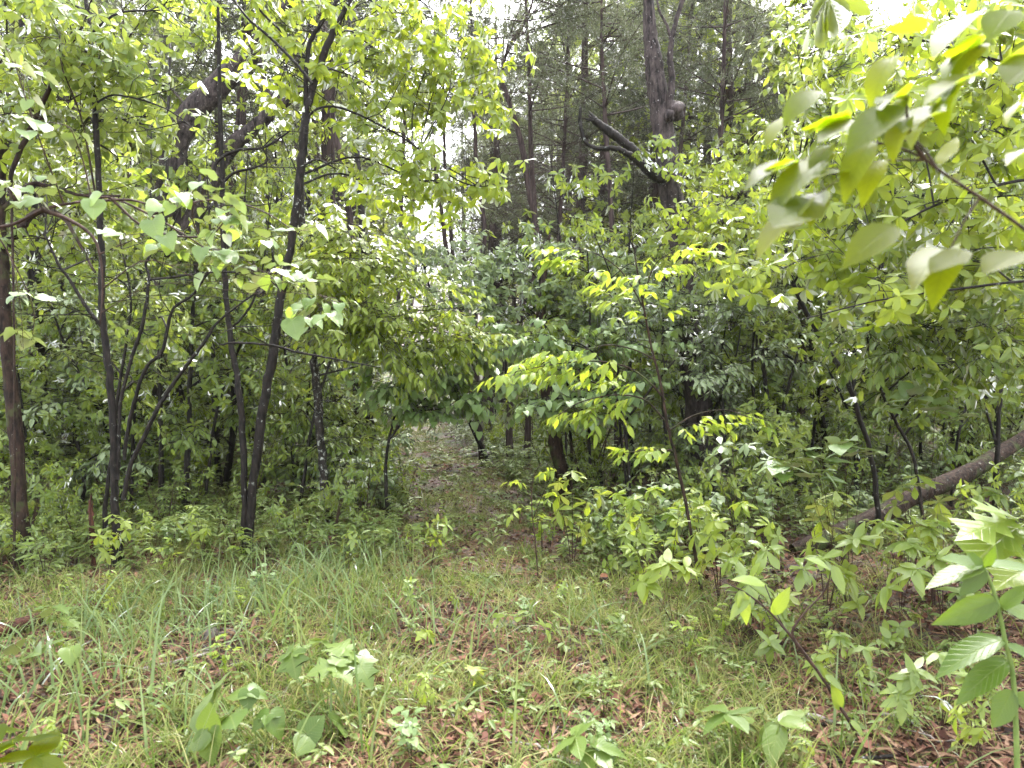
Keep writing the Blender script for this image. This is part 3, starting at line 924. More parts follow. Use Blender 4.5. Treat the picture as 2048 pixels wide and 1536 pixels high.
p = Plant('bk_lichen', 'lf_bright')
stem(p, [(658, 1075, 15), (650, 980, 13), (640, 860, 14), (634, 780, 14), (624, 690, 13), (616, 600, 13), (608, 500, 13), (602, 400, 11), (604, 280, 9), (618, 120, 7), (630, -40, 5)], 7.6, n=70, S=12, bark=.07)
blobs(p, [(700, 470, 7.2), (760, 520, 7.2), (680, 540, 7), (820, 560, 7.3), (740, 600, 7), (860, 620, 7.3), (800, 650, 7), (700, 640, 6.9), (920, 670, 7.4, .8), (760, 690, 7), (640, 600, 7.0, .8), (870, 700, 7.3, .8), (620, 470, 7.4, .8), (950, 690, 7.4, .6)], 7.2, 'ell', 'spray', .12, 7, nsub=8, tl=.34, droop=.55, r=(.42, .4, .22))
dead_limbs(p, 12, 1.2, 4.6, .8, sub=5, tl=.35, r=.005)
p.make('tree', p.base, 'slender trunk mottled with pale lichen, just right of the twin stems', 'tree')

p = Plant('bk_hick', 'lf_far')
stem(p, [(322, 985, 46), (330, 880, 40), (333, 700, 36), (335, 520, 34), (338, 400, 32), (350, 290, 30), (395, 215, 32), (440, 168, 30), (490, 120, 26), (560, 40, 20), (640, -80, 14)], 10.5, n=70, S=16, bark=.07)
st([(345, 500, 22), (400, 410, 22), (455, 305, 20), (500, 262, 18), (540, 228, 17), (575, 195, 16), (620, 150, 12), (680, 60, 9)], 10.5)
st([(550, 215, 8), (528, 160, 7), (520, 120, 6)], 10.4)
blobs(p, [(250, 60, 12), (180, 160, 12), (520, -40, 12), (230, 320, 12), (520, 350, 12), (150, 40, 12)], 11, 'emid', 'whorl', .12, 6, nsub=10, r=(.8, .8, .5), tl=.4)
p.make('tree', p.base, 'thick old tree whose heavy limbs lean to the upper right, behind the slender left stems', 'tree')

def simple_tree(spec, d, wood, leafm, bl, label, kind='emid', style='whorl', ls=.11, per=6, S=9, cat='tree', name='tree', **kw):
    global p
    p = Plant(wood, leafm)
    stem(p, spec, d, n=44, S=S)
    if bl:
        blobs(p, bl, d, kind, style, ls, per, **kw)
    return p

simple_tree([(325, 1037, 10), (322, 900, 9), (320, 760, 9), (318, 640, 8), (330, 480, 7), (335, 300, 6), (340, 80, 4)], 8.2, 'bk_black', 'lf_far',
            [(300, 520), (380, 600), (260, 640), (420, 500), (230, 480)], '')
p.make('tree', p.base, 'straight black young trunk in front of the thick old tree', 'tree')
simple_tree([(373, 1052, 15), (372, 980, 13), (378, 860, 9), (382, 700, 8), (392, 520, 7), (400, 350, 5)], 7.9, 'bk_black', 'lf_mid',
            [(430, 760, 7.8, .8), (470, 640), (400, 560), (360, 690, 7.8, .8), (520, 740, 8), (540, 620, 8.2)], '')
p.make('tree', p.base, 'black trunk swollen at the foot, between the thick old tree and the twin stems', 'tree')
simple_tree([(85, 1012, 27), (84, 900, 23), (76, 760, 20), (70, 600, 17), (64, 400, 14), (60, 200, 11), (40, 0, 8)], 9.2, 'bk_dark', 'lf_far',
            [(120, 620), (50, 650), (150, 540), (20, 520), (60, 740, 9, .8), (160, 700, 9), (30, 820, 8.6, .7)], '')
p.make('tree', p.base, 'dark trunk second from the left edge, half hidden by low leaves', 'tree')
simple_tree([(745, 988, 14), (742, 880, 14), (736, 770, 15), (733, 640, 13), (722, 420, 11), (704, 180, 9), (690, -60, 6)], 10.0, 'bk_black', 'lf_far',
            [(690, 700), (780, 820, 9.6, .7), (660, 820, 9.6), (760, 620), (700, 880, 9.4, .7)], '')
p.make('tree', p.base, 'upright black trunk at the left verge of the path', 'tree')
# broken red snags
for spec, d, lb in (([(701, 955, 7), (700, 880, 7), (698, 800, 6), (692, 775, 1.5)], 10.6, 'broken reddish snag beside the black trunk at the left verge of the path'),
                    ([(192, 1145, 13), (188, 1090, 11), (182, 1040, 8), (178, 1000, 2)], 6.1, 'splintered red stump between the far left trunk and the many stemmed tree')):
    p = Plant('bk_red')
    stem(p, spec, d, n=20, S=9, bark=.14)
    for k in range(3):
        q0 = p.nodes[0][-7 + k]
        p.stem([q0 + rnd(1, .01)[0], q0 + np.array([rng.normal(0, .02), 0, rng.uniform(.05, .16)])], [.016, .002], n=4, S=5)
    p.make('snag', p.base, lb, 'dead tree')

# --- cedars and trunks right of the path
def cedar(spec, d, label, n_dead=16, z=(2.4, 6), crown=(5, 12), R0=1.7, nc=26, extra=None, mat='bk_cedar', dl=1.2, per=13):
    global p
    p = Plant(mat, 'needle')
    stem(p, spec, d, n=60, S=10, bark=.07)
    for e in (extra or []):
        st(e, d)
    dead_limbs(p, n_dead, z[0], z[1], dl, sub=6, tl=.5)
    if nc:
        cedar_crown(p, crown[0], crown[1], R0, nc, per=per)
    p.make('cedar', p.base, label, 'cedar')

cedar([(1022, 955, 14), (1020, 850, 12), (1040, 640, 12), (1072, 470, 12), (1058, 380, 12), (1045, 300, 11), (1030, 240, 10), (1010, 180, 9), (1002, 150, 7), (1020, 90, 5), (1060, 20, 4), (1080, -80, 3)], 12, 'dead limbed cedar with a crooked top, standing in the gap above the path', n_dead=26, z=(3, 7.5), crown=(6.5, 10), nc=8, dl=1.6)
cedar([(1052, 950, 11), (1062, 700, 10), (1070, 460, 10), (1062, 300, 9), (1058, 160, 7), (1052, 0, 5), (1050, -150, 3)], 12.6, 'straight cedar twinned behind the crooked one', n_dead=16, z=(3, 7), crown=(6, 11), nc=10)
cedar([(968, 932, 13), (958, 830, 11), (950, 640, 10), (968, 470, 10), (955, 350, 8), (945, 150, 6), (940, -100, 3)], 13.2, 'reddish trunk at the right verge of the path with a fallen stick at its foot', n_dead=14, z=(3.5, 7), crown=(7, 12), nc=6)
cedar([(972, 905, 10), (910, 640, 9), (893, 500, 9), (880, 400, 7), (866, 280, 6), (860, 60, 4)], 17, 'left one of two far cedars over the head of the path', n_dead=24, z=(3, 9), crown=(8, 14), nc=8, dl=2)
cedar([(985, 905, 9), (918, 600, 8), (900, 440, 8), (890, 330, 6), (885, 100, 4)], 17.6, 'right one of two far cedars over the head of the path', n_dead=20, z=(3, 9), crown=(8, 14), nc=8, dl=2)
cedar([(1236, 930, 11), (1230, 620, 10), (1222, 420, 10), (1213, 280, 9), (1206, 150, 7), (1203, 60, 5), (1205, -100, 3)], 11.2, 'reddish cedar just left of the big broken hickory', n_dead=22, z=(3, 7.5), crown=(5.5, 9.5), R0=1.5, nc=16)
cedar([(1438, 930, 12), (1438, 500, 11), (1442, 250, 10), (1447, 130, 8), (1450, 20, 6), (1452, -150, 3)], 13, 'bare branched cedar right of the big broken hickory', n_dead=26, z=(4, 10), crown=(6, 11), R0=2.0, nc=20, dl=1.8)
cedar([(718, 1000, 13), (712, 760, 12), (710, 560, 12), (692, 380, 12), (672, 270, 11), (655, 180, 10), (648, 20, 8), (645, -150, 5)], 11, 'leaning reddish cedar trunk behind the bowing right hand twin stem', n_dead=26, z=(3, 8), crown=(6, 10.5), R0=1.6, nc=14)
cedar([(668, 1000, 9), (668, 560, 8), (666, 340, 8), (668, 120, 6), (672, -100, 3)], 12.4, 'thinner cedar close to the leaning reddish one', n_dead=16, z=(3, 8), crown=(6.5, 11), nc=14)
cedar([(470, 985, 12), (470, 600, 10), (478, 300, 8), (500, 60, 5), (505, -100, 3)], 13.5, 'cedar behind the twin stems with grey green foliage high up', n_dead=14, z=(3, 8), crown=(5.8, 10), R0=1.9, nc=26)
cedar([(1110, 925, 9), (1118, 500, 8), (1130, 250, 7), (1140, 0, 5)], 15, 'cedar between the crooked cedar and the reddish one, foliage high up', n_dead=20, z=(3, 8), crown=(6, 9.5), R0=2.0, nc=22)
cedar([(790, 925, 10), (800, 500, 8), (810, 200, 6), (815, 0, 4)], 15.5, 'wiry cedar above the left verge of the path', n_dead=36, z=(3, 10), crown=(8.5, 13), R0=2.0, nc=10, dl=2.0)
cedar([(1330, 925, 9), (1345, 500, 8), (1370, 200, 7), (1385, 0, 5)], 14.5, 'cedar hidden behind the trunk of the big broken hickory', n_dead=16, z=(3, 9), crown=(5.5, 9.5), R0=2.0, nc=22)
cedar([(1560, 925, 9), (1580, 500, 8), (1600, 200, 7), (1610, 0, 5)], 13.5, 'cedar rising over the leafy bank on the right', n_dead=20, z=(4, 9), crown=(5.5, 8.5), R0=2.2, nc=22)

p = Plant('bk_brown', 'lf_mid')
stem(p, [(1137, 1018, 22), (1128, 960, 22), (1112, 890, 22), (1100, 820, 21), (1090, 740, 20), (1082, 640, 17), (1090, 520, 10), (1100, 470, 4)], 9.2, n=44, S=12, bark=.12)
blobs(p, [(1090, 600, 9.4, .7), (1150, 560, 9.5, .7)], 9.3, 'emid', 'whorl', .11, 6)
p.make('tree', p.base, 'leaning reddish brown split trunk right of the path', 'tree')
for spec, d, lb in (([(1150, 935, 9), (1147, 840, 9), (1150, 700, 8), (1160, 520, 6)], 13, 'straight dark young trunk right of the split red one'),
                    ([(1128, 975, 5), (1132, 880, 5), (1130, 780, 4), (1120, 640, 3)], 10.5, 'pencil thin dark stem beside the split red trunk'),
                    ([(1205, 985, 6), (1195, 900, 6), (1175, 840, 5), (1160, 780, 4), (1165, 660, 3)], 9.6, 'thin dark stem leaning left under the heart shaped leaves'),
                    ([(1268, 960, 7), (1262, 860, 7), (1258, 760, 6), (1262, 640, 5)], 10, 'dark young trunk under the middle of the round leaved canopy'),
                    ([(1025, 930, 8), (1015, 800, 7), (1010, 640, 5)], 16, 'far trunk standing behind the bend of the path')):
    simple_tree(spec, d, 'bk_black', 'lf_mid', [(spec[-1][0] + 30, spec[-1][1] + 30, d, .8), (spec[-1][0] - 40, spec[-1][1] + 60, d, .7)], '')
    p.make('sapling', p.base, lb, 'sapling')

# --- the big broken hickory
p = Plant('bk_hick', 'lf_wet')
stem(p, [(1415, 1012, 44), (1405, 900, 37), (1390, 770, 32), (1372, 600, 31), (1346, 420, 30), (1336, 330, 27), (1322, 235, 26), (1308, 130, 23), (1300, 60, 17), (1294, -60, 9)], 9.2, n=90, S=22, bark=.08)
limbs_ = []
main_p = p
p = Plant('bk_brown', 'lf_wet'); limbs_.append(p)
st([(1330, 350, 15), (1290, 322, 13.5), (1250, 286, 12), (1216, 262, 12), (1186, 238, 9)], 9.1)
tip = P(1186, 238, 9.1)
for k in range(7):
    p.stem([tip + np.array([.03, 0, -.02]) + rnd(1, .02)[0], tip + np.array([-.06 * rng.random() - .03, 0, .08 * rng.random()]) + rnd(1, .02)[0]], [.025, .004], n=5, S=5)
p = Plant('bk_brown', 'lf_wet'); limbs_.append(p)
st([(1330, 362, 15), (1300, 345, 12), (1270, 318, 9), (1235, 298, 7), (1200, 297, 6), (1172, 286, 5), (1160, 245, 5), (1162, 215, 4)], 9.0)
p = main_p
st([(1345, 235, 12), (1340, 200, 10), (1344, 160, 9), (1340, 120, 8), (1343, 85, 7), (1350, 50, 6), (1362, 10, 6), (1385, -60, 5)], 9.1)
st([(1343, 90, 5), (1336, 55, 5), (1318, 20, 4), (1312, -30, 3)], 9.1)
blobs(p, [(1325, 290, 8.7, .5), (1352, 320, 8.7, .35)], 8.8, 'obo', 'whorl', .115, 6, nsub=8, tl=.18, droop=.8, r=(.3, .3, .25))
root_h = p.make('hickory', p.base, 'big shaggy barked tree with a knobbly burl and two snapped limbs pointing left', 'tree')
for l_ in limbs_:
    o = bpy.data.objects.new('limb', l_.w.mesh('limb', [M['bk_dark']], root_h.location)); COL.objects.link(o); o.parent = root_h
    o['label'] = 'snapped dark limb pointing left'
# burl as a part
bm_a = Acc()
def lump(acc, c, r, n=20):
    th = np.linspace(0, np.pi, n); ph = np.arange(n) / n * 2 * np.pi
    Tt, Pp = np.meshgrid(th, ph, indexing='ij')
    rr = r * (1 + .13 * np.sin(3 * Tt + 2 * Pp) + .1 * np.sin(5 * Pp + 4 * Tt) * np.sin(Tt) + rng.normal(0, .012, Tt.shape) * np.sin(Tt))
    v = np.stack([rr * np.sin(Tt) * np.cos(Pp), rr * np.sin(Tt) * np.sin(Pp), rr * 1.15 * np.cos(Tt)], -1).reshape(-1, 3) + c
    i = np.arange(n - 1)[:, None] * n; j = np.arange(n)[None, :]
    f = np.stack([i + j, i + (j + 1) % n, i + n + (j + 1) % n, i + n + j], -1).reshape(-1, 4)[:, ::-1]
    acc.add(v, [f])
lump(bm_a, P(1352, 222, 9.1), .10)
lump(bm_a, P(1338, 232, 9.03), .065)
o = bpy.data.objects.new('burl', bm_a.mesh('burl', [M['bk_hick']], root_h.location)); COL.objects.link(o); o.parent = root_h

# --- fallen log on the right
a = Acc()
lp, lr = pts_of([(1585, 1100, 12, 6.5), (1625, 1088, 19, 6.55), (1700, 1056, 17, 6.7), (1760, 1030, 19, 6.85), (1830, 992, 16, 7.0), (1930, 948, 17, 7.3), (2010, 900, 14, 7.6), (2100, 845, 14, 7.9)], 7)
q, r = smooth_line(lp, lr, 60)
tubes(a, q[None], r[None], 20, bark=.05, cap=True)
lg = single('fallen_log', a, ['log'], tuple(lp[0]), label='fallen rough barked log slanting up to the right edge through the undergrowth', cat='log')

# --- dark leaning stems at right
rt = [
    ([(1765, 1035, 9), (1745, 930, 9), (1715, 820, 9), (1690, 755, 10), (1650, 690, 10), (1610, 620, 9), (1585, 560, 8), (1570, 480, 6), (1590, 380, 4)], 6.7, 'dark stem bending left in the middle of the leafy bank'),
    ([(1858, 1040, 6), (1830, 930, 6), (1795, 850, 6), (1768, 795, 5), (1735, 690, 4), (1745, 560, 3)], 6.2, 'thin dark stem leaning left just right of the bending one'),
    ([(1560, 985, 9), (1552, 900, 9), (1538, 820, 9), (1530, 760, 8), (1520, 660, 6), (1500, 520, 4)], 8.6, 'dark forked young tree right of the big broken trunk'),
    ([(1715, 985, 9), (1712, 880, 8), (1708, 760, 7), (1715, 600, 6), (1730, 420, 4)], 9.0, 'upright dark stem behind the bending one'),
    ([(1985, 985, 9), (1996, 860, 8), (2000, 735, 8), (1975, 640, 6), (1962, 540, 5), (1940, 420, 3)], 7.2, 'dark stem near the right edge above the log'),
    ([(1650, 985, 13), (1648, 860, 12), (1630, 780, 11), (1620, 640, 9), (1610, 420, 6)], 10.5, 'thicker shadowed trunk deep in the leafy bank'),
]
bank_px = []
for gy_ in range(60, 900, 74):
    for gx_ in range(1400, 2130, 88):
        if gy_ > 760 and gx_ > 1600:
            continue
        edge = 1380 + max(0, (430 - gy_)) * .82
        if gx_ > edge + rng.normal(0, 25):
            bank_px.append((gx_ + rng.normal(0, 26), gy_ + rng.normal(0, 22)))
bank_px = np.array(bank_px)
for i_, (spec, d, lb) in enumerate(rt):
    p = Plant('bk_dark', ['lf_wet', 'lf_mid', 'lf_bright', 'lf_cool', 'lf_wet', 'lf_mid'][i_])
    stem(p, spec, d, n=50, S=9)
    if i_ == 2:
        st([(1552, 900, 6), (1566, 820, 6), (1580, 760, 5), (1600, 690, 4)], d)
    if i_ == 4:
        st([(2000, 735, 6), (2025, 690, 5), (2045, 630, 4), (2060, 560, 3)], d)
        st([(1990, 880, 5), (1960, 780, 4), (1920, 650, 4), (1880, 590, 3), (1850, 540, 2)], d)
    # each stem carries the blobs nearest to it
    tops = np.array([s_[0][3][0] for s_ in rt])
    near_ = np.array([np.argmin(np.abs(bp_[0] - tops) + 60 * rng.random(len(tops)) + (np.array([900, 0, 900, 0, 900, 0]) if bp_[1] > 520 else np.array([0, 900, 0, 900, 0, 900]))) for bp_ in bank_px])
    mine = bank_px[near_ == i_]
    kind_, ls_ = [('ell', .12), ('emid', .11), ('obo', .12), ('emid', .11), ('ell', .12), ('obo', .12)][i_]
    for bp_ in mine:
        dd = d + rng.uniform(-.9, .3) - (.5 if bp_[0] > 1700 else 0)
        p.blob(P(bp_[0], bp_[1], dd), np.array([.42, .42, .30]) * rng.uniform(.7, 1.1), 7, 5, .26, kind_, 'whorl' if rng.random() < .65 else 'spray', ls_, 6, .7)
    p.make('tree', p.base, lb, 'tree')

# the bright crown in the upper right, close to the camera
p = Plant('bk_dark', 'lf_bright')
stem(p, [(2330, 1120, 16), (2310, 800, 14), (2260, 500, 12), (2200, 250, 10), (2140, 60, 7), (2100, -100, 5)], 4.6, n=40)
st([(2240, 420, 7), (2100, 360, 6, 4.3), (1960, 380, 5, 4.2), (1830, 430, 4, 4.2), (1700, 520, 2, 4.3)], 4.5)
st([(2180, 200, 6), (2020, 130, 5, 4.4), (1880, 90, 4, 4.4), (1760, 60, 2, 4.5)], 4.5)
st([(2260, 560, 6), (2080, 560, 5, 4.0), (1900, 580, 4, 4.0), (1760, 600, 3, 4.1), (1600, 640, 2, 4.2)], 4.2)
blobs(p, [(1900, 60), (1780, 90), (2010, 150), (1880, 200), (2020, 300), (1760, 260, 4.6), (1950, 400), (1830, 420), (1700, 440, 4.6), (1640, 330, 4.8, .8), (2030, 480), (1750, 560, 4.4), (1900, 540), (1620, 520, 4.7, .8), (2000, 30), (1640, 160, 5.2, .7), (1560, 420, 5.2, .7), (1980, 240), (1500, 560, 5, .7)], 4.5, 'obo', 'whorl', .125, 6, nsub=7, ntw=4, tl=.2, r=(.3, .3, .22), droop=.6)
p.make('tree', p.base, 'bright yellow green crown reaching in from beyond the right edge', 'tree')

# --- middle canopies
p = Plant('bk_dark', 'lf_cool')
stem(p, [(1120, 965, 9), (1110, 860, 8), (1100, 720, 7), (1085, 600, 6), (1075, 520, 3)], 9.6, n=30)
st([(1105, 780, 6), (1150, 690, 5), (1200, 600, 4), (1230, 530, 2)], 9.6)
blobs(p, [(960, 505), (1040, 495), (1120, 500), (1200, 520), (1270, 560), (1000, 560), (1080, 560), (1160, 570), (1230, 610), (1040, 620), (1130, 630), (960, 600), (1300, 620), (920, 550, 9.8, .7), (1200, 660)], 9.4, 'omid', 'whorl', .12, 7, nsub=7, ntw=5, tl=.2, r=(.42, .4, .26), droop=.65)
p.make('shrub', p.base, 'dense shrub of pale whorled leaves mounded in the centre behind the path', 'shrub')
p = Plant('bk_dark', 'lf_cool')
stem(p, [(985, 925, 8), (905, 760, 7), (870, 620, 5), (840, 500, 3)], 13, n=30)
blobs(p, [(800, 480), (850, 500), (780, 560), (900, 520), (870, 580), (930, 620, 12.5), (950, 560)], 13, 'emid', 'whorl', .11, 7, nsub=9, ntw=6, tl=.25, r=(.5, .5, .4), droop=.5)
p.make('shrub', p.base, 'darker small leaved tree left of the pale shrub, over the head of the path', 'shrub')

p = Plant('bk_dark', 'lf_heart')
stem(p, [(775, 1010, 6), (772, 930, 6), (782, 860, 5), (800, 800, 4), (830, 740, 3), (860, 690, 2)], 7.8, n=30)
st([(778, 880, 4), (800, 850, 4), (812, 830, 3), (860, 790, 2)], 7.7)
blobs(p, [(830, 700), (900, 730), (860, 770), (790, 770), (940, 780), (960, 810, 7.7, .6), (810, 830, 7.6, .6), (880, 820, 7.7, .6), (760, 720), (980, 700, 8), (930, 690, 8)], 7.8, 'hmid', 'hang', .115, 6, nsub=7, ntw=4, tl=.24, r=(.34, .34, .14), droop=.6)
p.make('redbud', p.base, 'small tree of round heart shaped leaves hanging over the path from the left', 'redbud tree')
p = Plant('bk_dark', 'lf_heart')
stem(p, [(1262, 1000, 6), (1255, 900, 6), (1235, 800, 5), (1200, 720, 4), (1150, 680, 2)], 7.6, n=30)
st([(1245, 850, 4), (1300, 780, 4), (1350, 720, 3)], 7.6)
blobs(p, [(1020, 680), (1090, 690), (1060, 760), (1140, 740), (1200, 690), (1270, 680), (1110, 820), (1190, 790), (1260, 770), (1060, 820, 7.5, .6), (1230, 830, 7.6, .6)], 7.7, 'hmid', 'hang', .115, 6, nsub=6, ntw=3, tl=.24, r=(.36, .34, .14), droop=.6)
p.make('redbud', p.base, 'small tree of dull green heart shaped leaves right of the path, behind the lime sapling', 'redbud tree')

# small leaved layers between the path and the big trunk
for (bx, dd, wood_, lm_, kd, sty, rows, lb) in (
    (1330, 8.2, 'bk_dark', 'lf_cool', 'omid', 'whorl', [(1330, 600), (1400, 590), (1440, 610), (1390, 650), (1300, 660), (1460, 560), (1270, 600)], 'airy young tree of pale drooping whorls screening the middle of the big trunk'),
    (1420, 7.6, 'bk_dark', 'lf_far', 'emid', 'whorl', [(1490, 900), (1560, 840), (1580, 900), (1340, 975), (1500, 970)], 'small bright leaved young tree before the foot of the big trunk'),
    (620, 8.8, 'bk_dark', 'lf_far', 'emid', 'spray', [(560, 760), (640, 800), (600, 860), (690, 860), (520, 840), (660, 930), (560, 930), (720, 930)], 'small bright leaved young tree between the twin stems and the lichened trunk'),
    (160, 8.4, 'bk_dark', 'lf_far', 'emid', 'whorl', [(120, 780), (180, 830), (60, 830), (150, 890), (240, 900), (300, 840), (90, 930), (360, 900)], 'small bright leaved young tree between the far left trunk and the many stemmed tree')):
    p = Plant(wood_, lm_)
    top_ = min(r_[1] for r_ in rows)
    stem(p, [(bx, 768 + (1.5 / dd) * FPX, 9), (bx + 8, 960, 7), (bx - 6, (960 + top_) / 2, 6), (bx, top_, 2)], dd, n=30)
    blobs(p, rows, dd, kd, sty, .095, 6, nsub=7, ntw=5, tl=.24, r=(.40, .4, .16), droop=.45)
    p.make('young_tree', p.base, lb, 'young tree')

# lime sapling
p = Plant('bk_brown', 'lf_lime')
stem(p, [(1408, 1208, 7), (1390, 1110, 6.5), (1372, 1010, 6), (1350, 910, 6), (1335, 850, 5.5), (1322, 770, 5), (1302, 690, 4.5), (1285, 600, 3.5), (1268, 500, 2), (1260, 440, 1.2)], 5.2, n=44, S=9)
st([(1330, 800, 4), (1300, 765, 3.5), (1255, 735, 3), (1190, 722, 2.5, 5.0), (1100, 730, 2, 4.9), (1010, 748, 1.2, 4.8)], 5.2)
st([(1333, 845, 3), (1290, 800, 3), (1230, 790, 2.4, 5.0), (1160, 805, 2, 4.9), (1110, 835, 1.2, 4.8)], 5.2)
st([(1310, 720, 3), (1270, 700, 2.5), (1220, 690, 2, 5.1), (1170, 700, 1.2, 5)], 5.2)
st([(1290, 620, 3), (1240, 540, 2.2), (1170, 500, 1.5, 5.1), (1090, 500, 1, 5.0)], 5.2)
st([(1285, 600, 2.5), (1310, 530, 2), (1350, 500, 1.4, 5.1)], 5.2)
st([(1340, 860, 3), (1390, 830, 2.5), (1450, 820, 1.8, 5.1), (1500, 835, 1.2, 5.0)], 5.2)
st([(1345, 900, 2.5), (1300, 900, 2), (1250, 905, 1.3, 5.0)], 5.2)
def lime(c0, c1, n, dd, w=.05, ls=.088):
    t_ = rng.random(n)[:, None]
    B = P(*c0, dd) * (1 - t_) + P(*c1, dd) * t_ + rnd(n, w) * np.array([1, 1.5, .35])
    dv = nrm(P(*c1, dd) - P(*c0, dd) + 1e-6)
    dress(p.w, p.l, B, dv + rnd(n, .6) * np.array([1, 1.4, .4]), rng.uniform(.08, .22, n), 'ell', 'spray', ls, 5, .5, tw_r=.0015)
lime((1240, 728), (1000, 745), 28, 4.9, .06)
lime((1230, 700), (1080, 712), 14, 4.95, .05)
lime((1290, 770), (1180, 760), 9, 5.0, .06)
lime((1280, 795), (1110, 830), 16, 4.9, .05)
lime((1270, 570), (1090, 500), 25, 5.05, .08)
lime((1300, 640), (1230, 590), 12, 5.1, .09)
lime((1290, 560), (1380, 500), 18, 5.1, .09)
lime((1360, 850), (1500, 835), 16, 5.05, .05)
lime((1330, 900), (1250, 905), 9, 5.0, .05)
p.make('sapling', p.base, 'slim sapling with flat sprays of glowing lime yellow leaves, right of the path', 'sapling')

# slim seedling in the middle, by the path
p = Plant('bk_twig', 'lf_lime')
stem(p, [(1078, 1150, 3.2), (1070, 1080, 2.6), (1064, 1020, 2.2), (1066, 960, 1.6), (1085, 920, 1)], 5.8, n=24, S=6)
st([(1065, 1040, 1.6), (1085, 990, 1.3), (1105, 945, .9)], 5.8)
st([(1064, 1000, 1.2), (1050, 975, 1), (1035, 960, .7)], 5.8)
for c in ((1085, 940), (1110, 945), (1035, 965), (1020, 1020), (1095, 990)):
    B = P(*c, 5.8)[None] + rnd(3, .03)
    dress(p.w, p.l, B, rnd(3, .6) * np.array([1, 1, .3]), rng.uniform(.06, .14, 3), 'ell', 'spray', .075, 4, .5, tw_r=.0012)
p.make('seedling', p.base, 'wispy knee high seedling with a few yellow leaves in front of the path', 'seedling')
# ------------------------------------------------------------------ background woods: one of each kind, then copies
def side_word(x, y):
    return 'left' if x < path_x(y) else 'right'


def proto_broad(h, z0, cr, nb, wood, leafm, kind, style, ls, per, nsub=8, ntw=5, tl=.35, r0=.06, lean=.3, droop=.4, br=.6, multi=1):
    pl = Plant(wood, leafm)
    for k in range(multi):
        ph = rng.random() * 6.28
        l = lean * (1 if multi == 1 else 1.8)
        pts = [np.array([.04 * math.cos(ph), .04 * math.sin(ph), -.1])]
        for j in range(1, 6):
            f = j / 5
            pts.append(np.array([math.cos(ph) * l * f * h * .25 + rng.normal(0, .05 * h * .2), math.sin(ph) * l * f * h * .25 + rng.normal(0, .05 * h * .2), h * f * .97]))
        pl.stem(pts, [r0 * 1.2, r0, r0 * .85, r0 * .65, r0 * .42, r0 * .12], n=30, S=8)
    for k in range(nb):
        z = z0 + (h - z0) * (k + .5) / nb
        f = (z - z0) / (h - z0)
        rr = cr * (1.0 - .65 * f ** 1.5) * rng.uniform(.35, 1.0)
        ph = k * 2.4 + rng.normal(0, .4)
        c = np.array([math.cos(ph) * rr, math.sin(ph) * rr, z])
        pl.blob(c, np.array([br, br, br * .55]), nsub, ntw, tl, kind, style, ls, per, droop, limb_r=r0 * .4)
    return pl


LBL = []
LANDMARKS = [('the far left trunk', 44, 6.2), ('the many stemmed tree', 238, 6.0), ('the thick leaning tree', 330, 10.5), ('the twin stems', 492, 6.1), ('the lichened trunk', 650, 7.6),
             ('the black verge trunk', 745, 10.0), ('the right verge trunk', 942, 13.2), ('the split red trunk', 1125, 9.2), ('the lime sapling', 1390, 5.2), ('the shaggy broken tree', 1412, 9.2),
             ('the forked young tree', 1556, 8.6), ('the bent dark stem', 1755, 6.7), ('the upright dark stem', 1715, 9.0), ('the right edge stem', 1985, 7.2)]
ORD = ['nearest', 'second nearest', 'third nearest', 'fourth nearest', 'fifth nearest', 'sixth nearest', 'seventh nearest', 'eighth nearest', 'ninth nearest', 'tenth nearest', 'eleventh nearest', 'twelfth nearest', 'thirteenth nearest', 'fourteenth nearest', 'fifteenth nearest', 'sixteenth nearest']
def note(o, words, x, y):
    px = 1024 + x / y * FPX
    k = min(range(len(LANDMARKS)), key=lambda i: abs(LANDMARKS[i][1] - px) + 6 * abs(LANDMARKS[i][2] - y))
    nm, lx, ld = LANDMARKS[k]
    side = 'left' if px < lx else 'right'
    dep = 'well behind' if y > ld + 8 else ('behind' if y > ld else 'in front')
    LBL.append((o, words, side, dep, nm, y))
def finish_labels():
    from collections import defaultdict
    dd = defaultdict(list)
    for e in LBL:
        dd[e[1:5]].append(e)
    for (words, side, dep, nm), es in dd.items():
        es.sort(key=lambda e: e[5])
        for i, e in enumerate(es):
            base = f'{words} {dep} and {side} of {nm}'
            e[0]['label'] = base if len(es) == 1 else f'{base}, {ORD[min(i, 15)]}'

def place_all(proto_list, spots, labels, group, cat_, nm):
    """proto_list: Plants; spots: (x, y, rz, sc); labels: function of spot -> (label, group)"""
    roots = [None] * len(proto_list)
    for i_, (x, y, rz, sc) in enumerate(spots):
        k = i_ % len(proto_list)
        lb, gp = labels(x, y, k)
        loc = (float(x), float(y), float(hgt(x, y)))
        if roots[k] is None:
            r = proto_list[k].make(nm, (0, 0, 0), lb, cat_, gp)
            r.location = loc; r.rotation_euler = (0, 0, rz); r.scale = (sc, sc, sc)
            roots[k] = r
        else:
            r = dup(roots[k], loc, rz, sc, lb, gp)
        note(r, lb, x, y)


def spots(n, y0, y1, mind, off0=1.4, pw=1.0, smin=.8, smax=1.25, pad=1.25, cond=None, taken=None, tries=60):
    res = [] if taken is None else list(taken)
    out_ = []
    for _ in range(n * tries):
        if len(out_) >= n:
            break
        y = y0 + (y1 - y0) * rng.random() ** pw
        x = (rng.random() * 2 - 1) * (y * .70 * pad + 1)
        if abs(x - path_x(y)) < off0 + (.02 * y):
            continue
        if cond is not None and not cond(x, y):
            continue
        if any((x - a_) ** 2 + (y - b_) ** 2 < mind ** 2 for a_, b_ in res):
            continue
        res.append((x, y)); out_.append((x, y, rng.random() * 6.28, rng.uniform(smin, smax)))
    return out_


